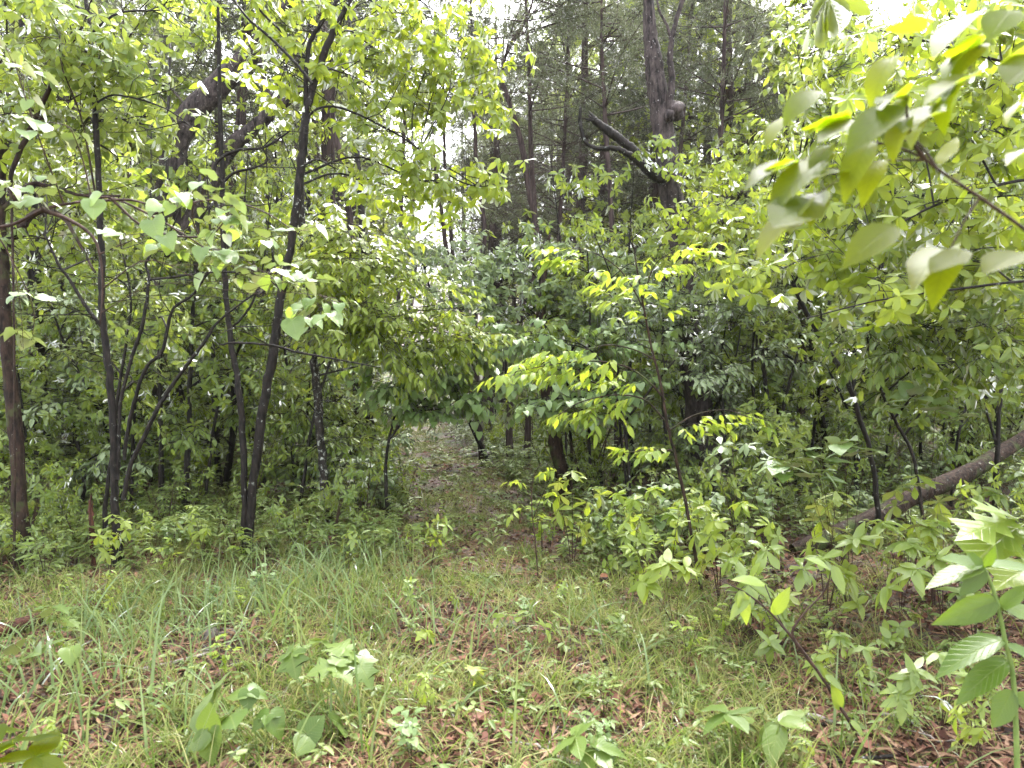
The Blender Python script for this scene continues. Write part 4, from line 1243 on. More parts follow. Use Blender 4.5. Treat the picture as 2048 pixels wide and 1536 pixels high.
# understory broadleaf trees
und = [
    proto_broad(5.5, .9, 1.5, 13, 'bk_dark', 'lf_far', 'emid', 'whorl', .12, 6, nsub=5, r0=.045),
    proto_broad(7.0, 1.6, 1.8, 15, 'bk_dark', 'lf_bright', 'emid', 'spray', .12, 6, nsub=5, r0=.055, droop=.5),
    proto_broad(4.6, .5, 1.3, 12, 'bk_dark', 'lf_mid', 'omid', 'whorl', .12, 6, nsub=5, r0=.035, multi=2),
    proto_broad(6.2, 1.0, 1.7, 14, 'bk_brown', 'lf_far', 'hmid', 'spray', .12, 5, nsub=5, r0=.05, droop=.6),
    proto_broad(5.0, .6, 1.4, 13, 'bk_black', 'lf_bright', 'omid', 'whorl', .11, 6, nsub=5, r0=.04, multi=3),
]
words_u = ['pointed leaved', 'yellow green', 'twin stemmed', 'broad leaved', 'three stemmed']
def lab_u(x, y, k):
    s_ = side_word(x, y)
    band = 'near' if y < 14 else ('middle' if y < 22 else 'far')
    where = {'near': 'just behind the front trees', 'middle': 'in the middle depth of the wood', 'far': 'far back in the wood'}[band]
    return f'{words_u[k]} tree', 'understory trees'
def off_log(x, y):
    return not (.34 < x / y < .74 and 5.1 < y < 8.4 and rng.random() < .72)
def gap(x, y):
    # keep the view open over the path head where the cedars show
    a_ = x / y
    return not (-.16 < a_ < .30 and y < 20)
sp_u = spots(28, 9.5, 16, 1.6, cond=gap) + spots(30, 16, 30, 2.2, cond=lambda x, y: not (-.14 < x / y < .16 and y < 26)) + spots(20, 30, 50, 3.0, smin=1.1, smax=1.7)
place_all(und, sp_u, lab_u, '', 'tree', 'understory_tree')

# bigger trees behind
big = [
    proto_broad(14, 4.5, 3.0, 22, 'bk_hick', 'lf_far', 'kbroad', 'whorl', .17, 6, nsub=9, ntw=5, tl=.6, r0=.16, br=1.1, lean=.15),
    proto_broad(12, 3.5, 2.6, 20, 'bk_brown', 'lf_bright', 'kbroad', 'whorl', .17, 6, nsub=9, ntw=5, tl=.6, r0=.12, br=1.0, lean=.2),
    proto_broad(16, 6.5, 3.2, 22, 'bk_dark', 'lf_far', 'kite', 'whorl', .18, 6, nsub=9, ntw=5, tl=.6, r0=.19, br=1.2, lean=.1),
]
words_b = ['shaggy barked', 'brown barked', 'dark barked']
def lab_b(x, y, k):
    s_ = side_word(x, y)
    band = 'near' if y < 24 else 'far'
    where = 'towering behind the understory' if band == 'near' else 'on the rising ground far back'
    return f'tall {words_b[k]} tree', 'tall canopy trees'
sp_b = spots(8, 16, 26, 3.0, cond=lambda x, y: not (-.10 < x / y < .14)) + spots(44, 26, 62, 3.4, smin=.9, smax=1.4, cond=lambda x, y: not (-.10 < x / y < .10 and y < 34))
place_all(big, sp_b, lab_b, '', 'tree', 'canopy_tree')

# background cedars
ced = []
for h_, z0_ in ((12, 4.5), (10, 3.5), (13.5, 6)):
    pl = Plant('bk_cedar', 'needle')
    pl.stem([np.array([0, 0, -.1]), np.array([.1, .0, h_ * .3]), np.array([.0, .12, h_ * .6]), np.array([.15, .1, h_])], [.14, .11, .08, .015], n=40, S=9, bark=.07)
    dead_limbs(pl, 40, 1.6, z0_ + 3, 1.6, sub=7, tl=.6, r=.009)
    cedar_crown(pl, z0_, h_, 2.3, 27, ls=.075, per=12)
    ced.append(pl)
words_c = ['dense topped', 'short wiry', 'tall bare legged']
def lab_c(x, y, k):
    s_ = side_word(x, y)
    band = 'near' if y < 22 else 'far'
    return f'{words_c[k]} cedar', 'background cedars'
sp_c = spots(14, 17, 24, 1.8, cond=lambda x, y: -.08 < x / y < .5) + spots(16, 12.5, 20, 2.0, cond=lambda x, y: x / y < -.14) + spots(32, 24, 48, 2.2, smin=.9, smax=1.3, cond=lambda x, y: -.5 < x / y < .5) + spots(6, 26, 46, 2.0, off0=1.2, smin=1.0, smax=1.4, cond=lambda x, y: -.17 < x / y < .12, tries=300)
place_all(ced, sp_c, lab_c, '', 'cedar', 'cedar')

# thin saplings and poles in the thicket
pol = []
for k in range(4):
    pl = Plant(['bk_black', 'bk_dark'][k % 2], ['lf_mid', 'lf_far', 'lf_cool', 'lf_mid'][k])
    h_ = [3.2, 4.5, 2.4, 3.8][k]
    ln = rng.normal(0, .25, 2)
    pl.stem([np.array([0, 0, -.05]), np.array([ln[0] * .3, ln[1] * .3, h_ * .33]), np.array([ln[0] * .4, ln[1], h_ * .66]), np.array([ln[0] * 1.6, ln[1] * 1.4, h_])], [.020, .016, .011, .003], n=24, S=6)
    dead_limbs(pl, 8, .4, h_, .6, sub=4, tl=.3, r=.004)
    for j in range(7):
        ph = j * 2.4
        z = h_ * (.25 + .7 * j / 7)
        pl.blob(np.array([math.cos(ph) * .5, math.sin(ph) * .5, z]), np.array([.35, .35, .2]), 5, 4, .22, 'emid', 'whorl' if k % 2 else 'spray', .105, 6, .5, limb_r=.008)
    pol.append(pl)
words_p = ['straight black', 'slightly bowed', 'short bushy', 'leaning dark']
def lab_p(x, y, k):
    s_ = side_word(x, y)
    band = 'front' if y < 11.5 else 'deeper'
    return f'{words_p[k]} sapling', 'thicket saplings'
place_all(pol, spots(70, 7.6, 12, .6, off0=1.1, cond=lambda x, y: off_log(x, y) and not (-.14 < x / y < .08)) + spots(66, 12, 24, 1.1, off0=1.2), lab_p, '', 'sapling', 'sapling')

# knee-high shrubs and seedlings
shr = []
for k in range(5):
    pl = Plant('bk_twig', ['lf_mid', 'lf_cool', 'lf_wet', 'lf_far', 'lf_mid'][k])
    h_ = [.9, .7, 1.1, .6, .8][k]
    for s_i in range(4):
        ph = rng.random() * 6.28
        e = np.array([math.cos(ph) * .3 * h_, math.sin(ph) * .3 * h_, h_ * rng.uniform(.7, 1)])
        pl.stem([np.array([0, 0, -.03]), e * np.array([.4, .4, .5]), e], [.007, .005, .002], n=10, S=5, bark=0, jit=.002)
        nd = pl.nodes[-1]
        B = nd[rng.integers(3, 10, 9)]
        D = rnd(9, .7) * np.array([1, 1, .3]) + UP * .25
        dress(pl.w, pl.l, B, D, rng.uniform(.1, .3, 9) * h_, ['emid', 'hmid', 'omid', 'emid', 'emid'][k], ['spray', 'hang', 'whorl', 'spray', 'whorl'][k], [.075, .085, .09, .06, .08][k], 6, .35, tw_r=.0018)
    shr.append(pl)
words_s = ['small leaved', 'heart leaved', 'glossy whorled', 'dense low', 'pale tipped']
def lab_s(x, y, k):
    s_ = side_word(x, y)
    band = 'front' if y < 8 else ('second' if y < 12 else 'deep')
    where = {'front': 'at the front edge of the wood', 'second': 'between the first trunks', 'deep': 'deep in the wood'}[band]
    return f'{words_s[k]} shrub', 'low shrubs of the forest floor'
place_all(shr, spots(110, 6.1, 9, .34, off0=.9, smin=.5, smax=.95, cond=lambda x, y: off_log(x, y) and abs(x + .3) > 1.0) + spots(80, 9, 14, .6, off0=1.05, smin=.8, smax=1.5) + spots(60, 14, 26, 1.0, off0=1.2, smin=1.2, smax=2.2) + spots(60, 8.6, 24, .35, off0=.62, smin=.45, smax=.9, cond=lambda x, y: abs(x - path_x(y)) < 1.7, tries=400), lab_s, '', 'shrub', 'shrub')

sdl = []
for k in range(6):
    pl = Plant('bk_twig', ['lf_wet', 'lf_bright', 'lf_mid', 'lf_lime', 'lf_heart', 'lf_wet'][k])
    h_ = [.55, .7, .4, .6, .5, .3][k]
    for s_i in range([2, 3, 3, 2, 3, 1][k]):
        ph = rng.random() * 6.28
        e = np.array([math.cos(ph) * .22 * h_, math.sin(ph) * .22 * h_, h_ * rng.uniform(.75, 1)])
        pl.stem([np.array([0, 0, -.03]), e * np.array([.3, .3, .5]), e], [.0045, .0035, .0015], n=10, S=5, bark=0, jit=.001)
        nd = pl.nodes[-1]
        B = nd[[4, 6, 8, 9]]
        D = np.array([[0, 0, .6]]) + rnd(4, .6) * np.array([1, 1, .2])
        dress(pl.w, pl.l, B, D, rng.uniform(.05, .16, 4), ['ell', 'obo', 'ell', 'ell', 'heart', 'broad'][k], ['whorl', 'whorl', 'spray', 'spray', 'hang', 'whorl'][k], [.12, .115, .085, .09, .095, .10][k], [5, 5, 5, 6, 3, 5][k], .35, tw_r=.0014)
    sdl.append(pl)
words_d = ['shiny leaved', 'drooping leaved', 'fine leaved', 'yellowish', 'heart leaved', 'low broad leaved']
def lab_d(x, y, k):
    return f'{words_d[k]} seedling', 'seedlings at the wood edge'
place_all(sdl, spots(58, 4.1, 6.6, .26, off0=.0, smin=.7, smax=1.25, cond=lambda x, y: x > .35 + (5.9 - y) * .55 and off_log(x, y) and not (.37 < x / y < .66 and 4.3 < y and rng.random() < .75)) + spots(26, 5.4, 6.8, .3, off0=.0, smin=.5, smax=.85, cond=lambda x, y: x < -.6) + spots(6, 6.0, 8.2, .3, off0=.0, smin=.3, smax=.5, cond=lambda x, y: abs(x) < 1.0) + spots(46, 2.7, 5.2, .22, off0=-9, smin=.22, smax=.5, cond=lambda x, y: abs(x) < .68 * y), lab_d, '', 'seedling', 'seedling')

tw = []
for k in range(3):
    a = Acc()
    L_ = [.45, .3, .6][k]
    q_, r_ = smooth_line([np.array([-L_ / 2, 0, .012]), np.array([-.05, .03 * k, .02]), np.array([.1, -.02, .018]), np.array([L_ / 2, .03, .03])], [.006, .0055, .004, .002], 14)
    q_ = q_ + rng.normal(0, .003, q_.shape)
    tubes(a, q_[None], r_[None], 6, bark=.1, cap=True)
    for z_ in (4, 7, 10):
        e_ = q_[z_] + np.array([rng.normal(0, .05), rng.normal(0, .08), .03])
        tubes(a, np.stack([q_[z_], (q_[z_] + e_) / 2 + .004, e_])[None], np.array([[.003, .002, .001]]), 4)
    tw.append(a.mesh('twig', [M[['bk_twig', 'bk_grey', 'bk_brown'][k]]]))
words_t = ['dark branched twig', 'short weathered twig', 'long crooked twig']
for i_, (x, y, rz, sc) in enumerate(spots(42, 2.6, 8.5, .3, off0=-9, smin=.6, smax=1.5, pw=1.2)):
    o = bpy.data.objects.new('twig', tw[i_ % 3]); COL.objects.link(o)
    o.location = (x, y, float(hgt(x, y)) + .015); o.rotation_euler = (rng.normal(0, .08), rng.normal(0, .08), rz); o.scale = (sc, sc, sc)
    tag(o, 'x', 'twig', 'twigs fallen on the litter')
    note(o, 'fallen ' + words_t[i_ % 3], x, y)

finish_labels()

# ------------------------------------------------------------------ close plants, one by one
def one_leaf(pl, b, t, d0, d1, kind, w=1.0, tilt=(0, 0, 1), tint=.5):
    B, E = P(*b, d0), P(*t, d1)
    E = B + (E - B) * w
    L_ = np.linalg.norm(E - B)
    leaves(pl.l, kind, B[None], (E - B)[None], np.array([tilt], float), L_, tint)


p = Plant('bk_twig', 'lf_near')
D0 = 1.25
stem(p, [(2230, 640, 9), (2120, 520, 8), (2048, 458, 7), (1960, 395, 6.5), (1885, 345, 6), (1850, 318, 5.5)], D0, ground=False, n=26, S=9, bark=.05, jit=.0006)
p.base = P(2230, 640, D0)
for s_ in ([(1850, 318, 5), (1826, 285, 4), (1815, 240, 3), (1812, 190, 2)], [(1850, 318, 3), (1790, 292, 2.5), (1740, 285, 2), (1700, 286, 1.6)],
           [(1850, 320, 3), (1770, 322, 2.2), (1700, 345, 1.8), (1640, 385, 1.4), (1600, 400, 1)], [(1880, 345, 3), (1840, 290, 2.4), (1775, 240, 2), (1700, 240, 1.4)],
           [(1826, 285, 2.4), (1870, 210, 2), (1930, 150, 2), (1960, 90, 1.5)], [(1960, 395, 3), (1930, 440, 2), (1900, 500, 1.5)], [(1700, 286, 1.4), (1640, 300, 1.2), (1590, 330, 1)]):
    a_, b_ = pts_of(s_, D0); p.stem(a_, b_, n=14, S=6, bark=0, jit=.0004)
hs_ = (.1, -.45, .9); ht_ = (-.3, -.9, .5)
for b, t, d0, d1, kind, tl_, ti in [
    ((1625, 395), (1425, 535), 1.2, 1.08, 'ell', (.2, .15, 1), .9), ((1660, 305), (1455, 440), 1.25, 1.1, 'ell', (.3, .1, 1), .8),
    ((1622, 398), (1505, 475), 1.2, 1.05, 'broad', ht_, .3), ((1795, 210), (1640, 318), 1.2, 1.08, 'ell', hs_, .3),
    ((1960, 150), (1785, 175), 1.15, 1.1, 'broad', (0, -.2, 1), .4), ((1630, 180), (1535, 255), 1.3, 1.2, 'ell', hs_, .2),
    ((1570, 235), (1505, 300), 1.3, 1.22, 'ell', (.2, .2, 1), .8), ((1955, 25), (1800, 108), 1.25, 1.12, 'ell', (.3, .2, 1), .7),
    ((1785, 115), (1700, 205), 1.3, 1.2, 'ell', (.2, .1, 1), .9), ((2090, 105), (1870, 135), 1.2, 1.12, 'ell', (0, .3, 1), .8),
    ((2075, 110), (1985, 190), 1.15, 1.05, 'broad', hs_, .2), ((2020, 20), (1960, 85), 1.2, 1.12, 'broad', hs_, .2),
    ((1815, 240), (1745, 305), 1.22, 1.12, 'ell', (.3, .4, 1), .9), ((1880, 200), (1815, 250), 1.25, 1.2, 'ell', (.2, .5, 1), .8),
    ((1660, 290), (1595, 350), 1.25, 1.15, 'ell', (.3, .4, 1), .9), ((1930, 500), (1820, 560), 1.1, 1.0, 'ell', (.1, -.4, 1), .5),
    ((2045, 505), (1930, 540), 1.1, 1.02, 'broad', (.1, -.3, 1), .5), ((1790, 450), (1640, 545), 1.05, .95, 'ell', (.2, -.5, .8), .4),
    ((1740, 285), (1650, 400), 1.2, 1.1, 'ell', (.3, .1, 1), .9), ((1700, 240), (1600, 300), 1.25, 1.15, 'ell', (.1, -.3, 1), .7),
    ((2100, 300), (1950, 260), 1.3, 1.2, 'ell', (.1, .2, 1), .8), ((2060, 200), (1960, 230), 1.3, 1.25, 'ell', (.1, .3, 1), .9),
    ((1850, 60), (1720, 20), 1.4, 1.3, 'ell', (.1, .3, 1), .9), ((1700, 345), (1580, 330), 1.2, 1.12, 'ell', (.1, -.3, 1), .5),
    ((1880, 330), (1930, 240), 1.3, 1.35, 'ell', (.5, .3, 1), .9), ((1760, 322), (1700, 400), 1.2, 1.1, 'ell', (.4, .3, 1), .9)]:
    one_leaf(p, b, t, d0, d1, kind, .66, tl_, ti)
for b_, n_ in (((1640, 385), 3), ((1590, 330), 3), ((1700, 240), 3), ((1812, 190), 3), ((1960, 90), 3), ((1900, 500), 2), ((1740, 285), 3), ((1870, 210), 3), ((1930, 150), 3)):
    for _ in range(n_):
        an = rng.uniform(2.0, 3.3)
        ln = rng.uniform(50, 105)
        one_leaf(p, b_, (b_[0] + math.cos(an) * ln, b_[1] + math.sin(an) * ln), 1.27, 1.27 - rng.uniform(.03, .12), 'ell', 1, (rng.normal(0, .3), rng.normal(0, .25), 1), rng.random())
p.make('branch', p.base, 'branch of large soft lit leaves hanging close at the upper right', 'branch', wname='stem', lname='foliage')

p = Plant('bk_twig', 'lf_bright')
p.base = P(1665, -60, 2.2)
stem(p, [(1690, -90, 4), (1668, -20, 3), (1655, 0, 2)], 2.2, ground=False, n=10, S=6, bark=0, jit=.001)
for t in ((1572, 90), (1610, 85), (1640, 80), (1675, 55), (1728, 42), (1760, 10), (1590, 20), (1700, 85)):
    one_leaf(p, (1655, -5), t, 2.2, 2.1, 'obo', 1, (.2 * rng.normal(), .5, .8), .5)
p.make('branch', p.base, 'twig end with a fan of hanging yellow green leaves at the top edge', 'branch', wname='stem', lname='foliage')

# near redbud bough on the left
p = Plant('bk_twig', 'lf_heart')
p.base = P(-80, 470, 3.4)
stem(p, [(-80, 470, 7), (20, 450, 6), (85, 420, 6), (150, 405, 5), (220, 395, 4), (300, 430, 4), (370, 470, 3), (450, 520, 2), (560, 560, 1.5)], 3.4, ground=False, n=40, S=8)
for s_ in ([(85, 420, 5), (140, 440, 4), (190, 480, 3), (205, 560, 2), (200, 650, 1)], [(150, 405, 3), (260, 400, 2.5), (330, 420, 2), (350, 395, 1.5)], [(300, 430, 3), (420, 400, 2), (520, 420, 1.5), (600, 470, 1)], [(220, 395, 3), (300, 460, 2.4), (420, 470, 2), (470, 400, 1)]):
    a_, b_ = pts_of(s_, 3.3); p.stem(a_, b_, n=16, S=5, bark=0, jit=.002)
for row in ((380, 400, 3.2, .8), (470, 430, 3.2, .7), (560, 470, 3.2, .7), (420, 500, 3.1, .6), (520, 540, 3.1, .7), (300, 470, 3.3, .5), (620, 580, 3.2, .6), (130, 250, 3.3, .4), (60, 380, 3.3, .5), (650, 630, 3.3, .5), (30, 120, 3.2, .5), (60, 700, 3.6, .4)):
    p.blob(P(row[0], row[1], row[2]), np.array([.24, .26, .06]) * row[3], int(4 * row[3] + 1), 2, .12, 'heart', 'hang', .082, 3, .35, limb_r=.004, tw_r=.0015)
for b, t in (((188, 402), (186, 446)), ((305, 440), (318, 488)), ((330, 470), (348, 500)), ((585, 640), (597, 690)), ((178, 400), (205, 380))):
    one_leaf(p, b, t, 3.2, 3.15, 'heart', .8, (rng.normal(0, .3), -1, .5), .3)
p.make('branch', p.base, 'level bough of big heart shaped leaves reaching in from the left edge', 'branch', wname='stem', lname='foliage')

# near heart leaved plants on the right with rain drops
def fanplant(name, base, d, tops, kind, ls, leafm, label, cat='seedling', wood='stem_green', per=5, style='whorl', r=3.0, droop=.35, sprd=.06, ntw=1, tint=(0, 1)):
    q_ = Plant(wood, leafm)
    b = P(base[0], base[1], d); b[2] = hgt(b[0], b[1]) - .02
    q_.base = b
    for tp in tops:
        dd = tp[2] if len(tp) > 2 else d
        e = P(tp[0], tp[1], dd)
        m_ = b + (e - b) * .5 + np.array([rng.normal(0, .02), rng.normal(0, .02), .02])
        q_.stem([b, m_, e], [r * .0009, r * .0007, r * .0004], n=12, S=6, bark=0, jit=.001)
        B = e[None] + rnd(ntw, .003)
        D = nrm((e - m_)[None] + rnd(ntw, .2) * np.linalg.norm(e - m_))
        dress(q_.w, q_.l, B - D * .01, D + rnd(ntw, .1), np.full(ntw, sprd), kind, style, ls, per, droop, tw_r=.0012, tintb=tint)
    return q_.make(name, b, label, cat, wname='stem', lname='foliage')


fanplant('seedling', (1462, 1500), 2.95, [(1455, 1432), (1500, 1450, 3.0)], 'broad', .15, 'lf_dimmed', 'glossy green seedling with five broad leaves, left of the black stick', per=5, droop=.15, sprd=.02)
fanplant('seedling', (1570, 1510), 2.9, [(1560, 1445), ], 'broad', .16, 'lf_dimmed', 'glossy broad leaved seedling right beside the black stick', per=5, droop=.2, sprd=.02)
fanplant('seedling', (1170, 1545), 2.75, [(1150, 1470), (1195, 1500, 2.7)], 'broad', .115, 'lf_dimmed', 'veined pale green seedling at the bottom edge, just right of centre', per=5, droop=.2, sprd=.02)
fanplant('seedling', (520, 1520), 2.95, [(440, 1385, 3.0), (500, 1390, 2.95), (470, 1440, 2.8), (540, 1440, 2.9), (430, 1460, 2.75), (600, 1470, 2.9), (660, 1450, 3.0), (420, 1420, 2.9)], 'heart', .105, 'lf_dimmed', 'cluster of pale heart shaped leaves low in the grass, bottom left', per=3, droop=.5, sprd=.05)
fanplant('seedling', (660, 1420), 3.3, [(640, 1290, 3.3), (690, 1310, 3.2), (590, 1310, 3.3), (720, 1340, 3.2), (670, 1340, 3.1)], 'map', .115, 'lf_dimmed', 'yellow green lobed seedling standing right above the heart leaves', per=3, droop=.3, sprd=.04)
fanplant('seedling', (112, 1320), 3.9, [(105, 1215, 3.9), (118, 1240, 3.9)], 'oak', .15, 'lf_dimmed', 'oak seedling with toothed leaves beside the reddish rotting log, far left', per=5, droop=.1, sprd=.03)
fanplant('seedling', (160, 1390), 3.5, [(110, 1285, 3.5), (140, 1300, 3.4), (70, 1310, 3.5), (30, 1290, 3.5)], 'heart', .10, 'lf_dimmed', 'heart leaved seedling under the oak seedling, far left', per=2, droop=.4, sprd=.03)
fanplant('seedling', (20, 1600), 2.4, [(30, 1490, 2.4), (70, 1520, 2.4), (-20, 1470, 2.4)], 'broad', .13, 'lf_near', 'bright soft seedling in the bottom left corner', per=4, droop=.3, sprd=.03)
fanplant('seedling', (935, 1420), 3.4, [(945, 1335, 3.4), (960, 1360, 3.4)], 'map', .085, 'lf_bright', 'little maple seedling with three lobed leaves near the centre of the grass', per=3, droop=.5, sprd=.02)
fanplant('seedling', (855, 1340), 3.9, [(855, 1262, 3.9)], 'map', .085, 'lf_bright', 'single stemmed maple seedling left of centre in the grass', per=3, droop=.7, sprd=.02)
fanplant('seedling', (870, 1440), 3.3, [(872, 1350, 3.3)], 'ell', .09, 'lf_bright', 'tiny upright seedling with narrow leaves between the two maple seedlings', per=3, droop=-.3, sprd=.02)
fanplant('seedling', (1060, 1320), 4.1, [(1000, 1240, 4.1), (1040, 1240, 4.1), (1085, 1260, 4.1), (1120, 1240, 4.1)], 'ell', .10, 'lf_wet', 'spreading oval leaved seedling in the middle of the clearing', per=5, droop=.1, sprd=.04)
fanplant('seedling', (1250, 1330), 4.3, [(1200, 1260, 4.3), (1240, 1255, 4.3), (1290, 1270, 4.3), (1260, 1300, 4.2)], 'ell', .09, 'lf_mid', 'leafy seedling on the litter right of the middle seedling', per=5, droop=.1, sprd=.04)

# pokeweed at the right edge
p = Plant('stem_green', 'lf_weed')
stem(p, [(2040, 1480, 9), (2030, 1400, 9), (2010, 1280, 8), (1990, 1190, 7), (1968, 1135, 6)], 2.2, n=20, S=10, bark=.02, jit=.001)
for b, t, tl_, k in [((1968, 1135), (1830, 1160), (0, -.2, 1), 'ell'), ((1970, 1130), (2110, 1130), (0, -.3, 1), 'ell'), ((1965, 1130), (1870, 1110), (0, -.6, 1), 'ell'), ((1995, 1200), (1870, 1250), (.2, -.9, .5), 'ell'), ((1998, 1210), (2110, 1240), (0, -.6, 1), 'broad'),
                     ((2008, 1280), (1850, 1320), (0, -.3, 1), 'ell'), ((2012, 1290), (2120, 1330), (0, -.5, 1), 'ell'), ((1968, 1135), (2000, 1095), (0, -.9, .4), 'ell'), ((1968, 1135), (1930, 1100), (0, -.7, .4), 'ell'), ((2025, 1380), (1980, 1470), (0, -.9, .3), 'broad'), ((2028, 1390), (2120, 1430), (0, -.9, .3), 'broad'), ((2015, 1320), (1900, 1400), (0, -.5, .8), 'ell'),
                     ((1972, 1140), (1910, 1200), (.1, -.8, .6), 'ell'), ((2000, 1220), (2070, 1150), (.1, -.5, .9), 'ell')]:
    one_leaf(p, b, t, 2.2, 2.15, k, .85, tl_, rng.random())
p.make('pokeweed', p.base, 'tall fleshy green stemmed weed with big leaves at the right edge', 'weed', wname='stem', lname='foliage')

# oak leaves right edge
p = Plant('bk_twig', 'lf_wet')
stem(p, [(2130, 1300, 5), (2110, 1160, 5), (2070, 1060, 4), (2030, 1035, 2), (1990, 1040, 1)], 3.0, n=20, S=6)
for b, t in (((2040, 1035), (1915, 1060)), ((2040, 1040), (1960, 1000)), ((2050, 1045), (1930, 1110)), ((2060, 1050), (2000, 1100)), ((2070, 1060), (2100, 1000)), ((2080, 1080), (2060, 1160)), ((2060, 1040), (2040, 980)), ((2090, 1120), (1990, 1150)), ((2075, 1060), (2130, 1090))):
    one_leaf(p, b, t, 3.0, 2.9, 'oak', 1, (.1, -.35, 1), rng.random())
p.make('oak_sapling', p.base, 'oak sapling with deeply lobed leaves poking in at the right edge over the weed', 'oak sapling', wname='stem', lname='foliage')

# broad leaved understory on the right, each its own plant
right_pl = [
    ((1700, 1180), 4.9, [(1640, 930, 4.4), (1690, 900, 4.4), (1730, 915, 4.4), (1600, 910, 4.5), (1640, 960, 4.3), (1570, 945, 4.5)], 'heart', .125, 'lf_heart', 'rain spotted heart leaved seedling in front of the fallen log', 3),
    ((1800, 1290), 4.6, [(1770, 1060, 4.5), (1720, 1090, 4.5), (1810, 1100, 4.4), (1850, 1070, 4.6)], 'ell', .15, 'lf_wet', 'seedling with a thin black stem and wide shiny leaves below the log', 5),
    ((1905, 1330), 4.3, [(1840, 1150, 4.2), (1880, 1130, 4.2), (1800, 1180, 4.2), (1930, 1200, 4.2)], 'ell', .14, 'lf_wet', 'shiny leaved seedling left of the fleshy weed', 5),
    ((1560, 1230), 4.4, [(1480, 1130, 4.2), (1540, 1110, 4.2), (1600, 1150, 4.2), (1640, 1130, 4.3), (1510, 1180, 4.1)], 'obo', .13, 'lf_wet', 'seedling with long drooping silvery sheened leaves right of the lime sapling', 5),
    ((1640, 1260), 4.6, [(1580, 1200, 4.5), (1680, 1160, 4.5), (1700, 1210, 4.5)], 'ell', .12, 'lf_bright', 'yellowish seedling between the silvery one and the black stemmed one', 5),
    ((1490, 1180), 5.6, [(1440, 1050, 5.4), (1490, 1020, 5.4), (1530, 1060, 5.4), (1470, 1090, 5.4)], 'obo', .12, 'lf_lime', 'yellow leaved seedling low behind the lime sapling', 6),
    ((1560, 1150), 5.9, [(1450, 900, 5.8), (1490, 900, 5.8), (1540, 930, 5.8), (1440, 940, 5.8)], 'obo', .12, 'lf_cool', 'chest high seedling with pale drooping whorls before the big trunk', 6),
    ((1320, 1150), 5.9, [(1270, 1010, 5.8), (1310, 990, 5.8), (1340, 1040, 5.8), (1230, 1040, 5.8), (1290, 1070, 5.7), (1240, 1000, 6)], 'emid', .10, 'lf_lime', 'low yellowish bush left of the lime sapling', 6),
    ((1240, 1120), 6.3, [(1210, 990, 6.3), (1190, 1040, 6.3), (1250, 1080, 6.2), (1210, 1090, 6.1)], 'emid', .09, 'lf_mid', 'low green bush near the foot of the split red trunk', 6),
    ((1820, 1130), 5.4, [(1780, 820, 5.0), (1830, 800, 5.0), (1870, 830, 5.0), (1900, 850, 5.0)], 'heart', .12, 'lf_heart', 'tall heart leaved seedling above the fallen log', 3),
    ((1970, 1160), 5.2, [(1990, 1000, 5.0), (2030, 960, 5.0), (1950, 1080, 5)], 'emid', .10, 'lf_mid', 'bushy seedling over the upper end of the fallen log', 7),
    ((1360, 1260), 4.4, [(1330, 1140, 4.2), (1300, 1170, 4.2), (1370, 1150, 4.2)], 'ell', .12, 'lf_bright', 'seedling with hanging yellow green leaves at the foot of the lime sapling', 5),
    ((1480, 1300), 4.3, [(1520, 1190, 4.2), (1490, 1230, 4.1), (1550, 1240, 4.2), (1530, 1280, 4)], 'ell', .10, 'lf_wet', 'small dark glossy seedling behind the slanting stem', 5),
    ((1880, 1420), 3.2, [(1830, 1350, 3.1), (1880, 1330, 3.1), (1920, 1370, 3.1), (1800, 1390, 3.1)], 'ell', .09, 'lf_wet', 'toothed leaf herb on the litter at lower right', 5),
    ((1700, 1380), 3.6, [(1680, 1290, 3.5), (1720, 1310, 3.5), (1650, 1330, 3.5)], 'ell', .09, 'lf_mid', 'three sprigged herb on the litter right of the slanting stem', 4),
]
for b, d_, tops, k, ls_, lm_, lb, pr_ in right_pl:
    fanplant('seedling', b, d_, tops, k, ls_, lm_, lb, per=pr_, droop=.35, sprd=.08, ntw=2, wood='bk_twig', r=2.6, style='hang' if k == 'heart' else 'whorl')

# slanting bare seedling stem with twigs
p = Plant('bk_twig', 'lf_wet')
stem(p, [(1745, 1512, 7), (1690, 1430, 6), (1640, 1350, 6), (1592, 1285, 5), (1540, 1225, 4), (1490, 1185, 3), (1440, 1160, 2)], 3.1, n=30, S=8)
for s_ in ([(1592, 1285, 3), (1585, 1262, 3), (1610, 1225, 2), (1650, 1180, 1.5), (1665, 1130, 1)], [(1640, 1350, 2), (1600, 1300, 1.6), (1560, 1240, 1.2), (1530, 1170, 1)]):
    a_, b_ = pts_of(s_, 3.1); p.stem(a_, b_, n=14, S=5, bark=0, jit=.001)
for b, t, tl_ in (((1545, 1230), (1580, 1178), (0, -.9, .5)), ((1500, 1190), (1460, 1230), (0, -.6, .8)), ((1480, 1180), (1500, 1250), (0, -.9, .3)), ((1665, 1130), (1690, 1190), (0, -.9, .4)), ((1660, 1140), (1620, 1110), (0, -.5, .9)), ((1530, 1170), (1470, 1150), (0, -.5, .9)), ((1650, 1350), (1690, 1380), (0, -.6, .8)), ((1700, 1440), (1730, 1470), (0, -.5, .8)), ((1680, 1420), (1670, 1370), (0, -.9, .5))):
    one_leaf(p, b, t, 3.1, 3.05, 'ell', 1, tl_, rng.random())
p.make('seedling', p.base, 'bare slanting stem leaning left over the litter from the black stick', 'seedling', wname='stem', lname='foliage')

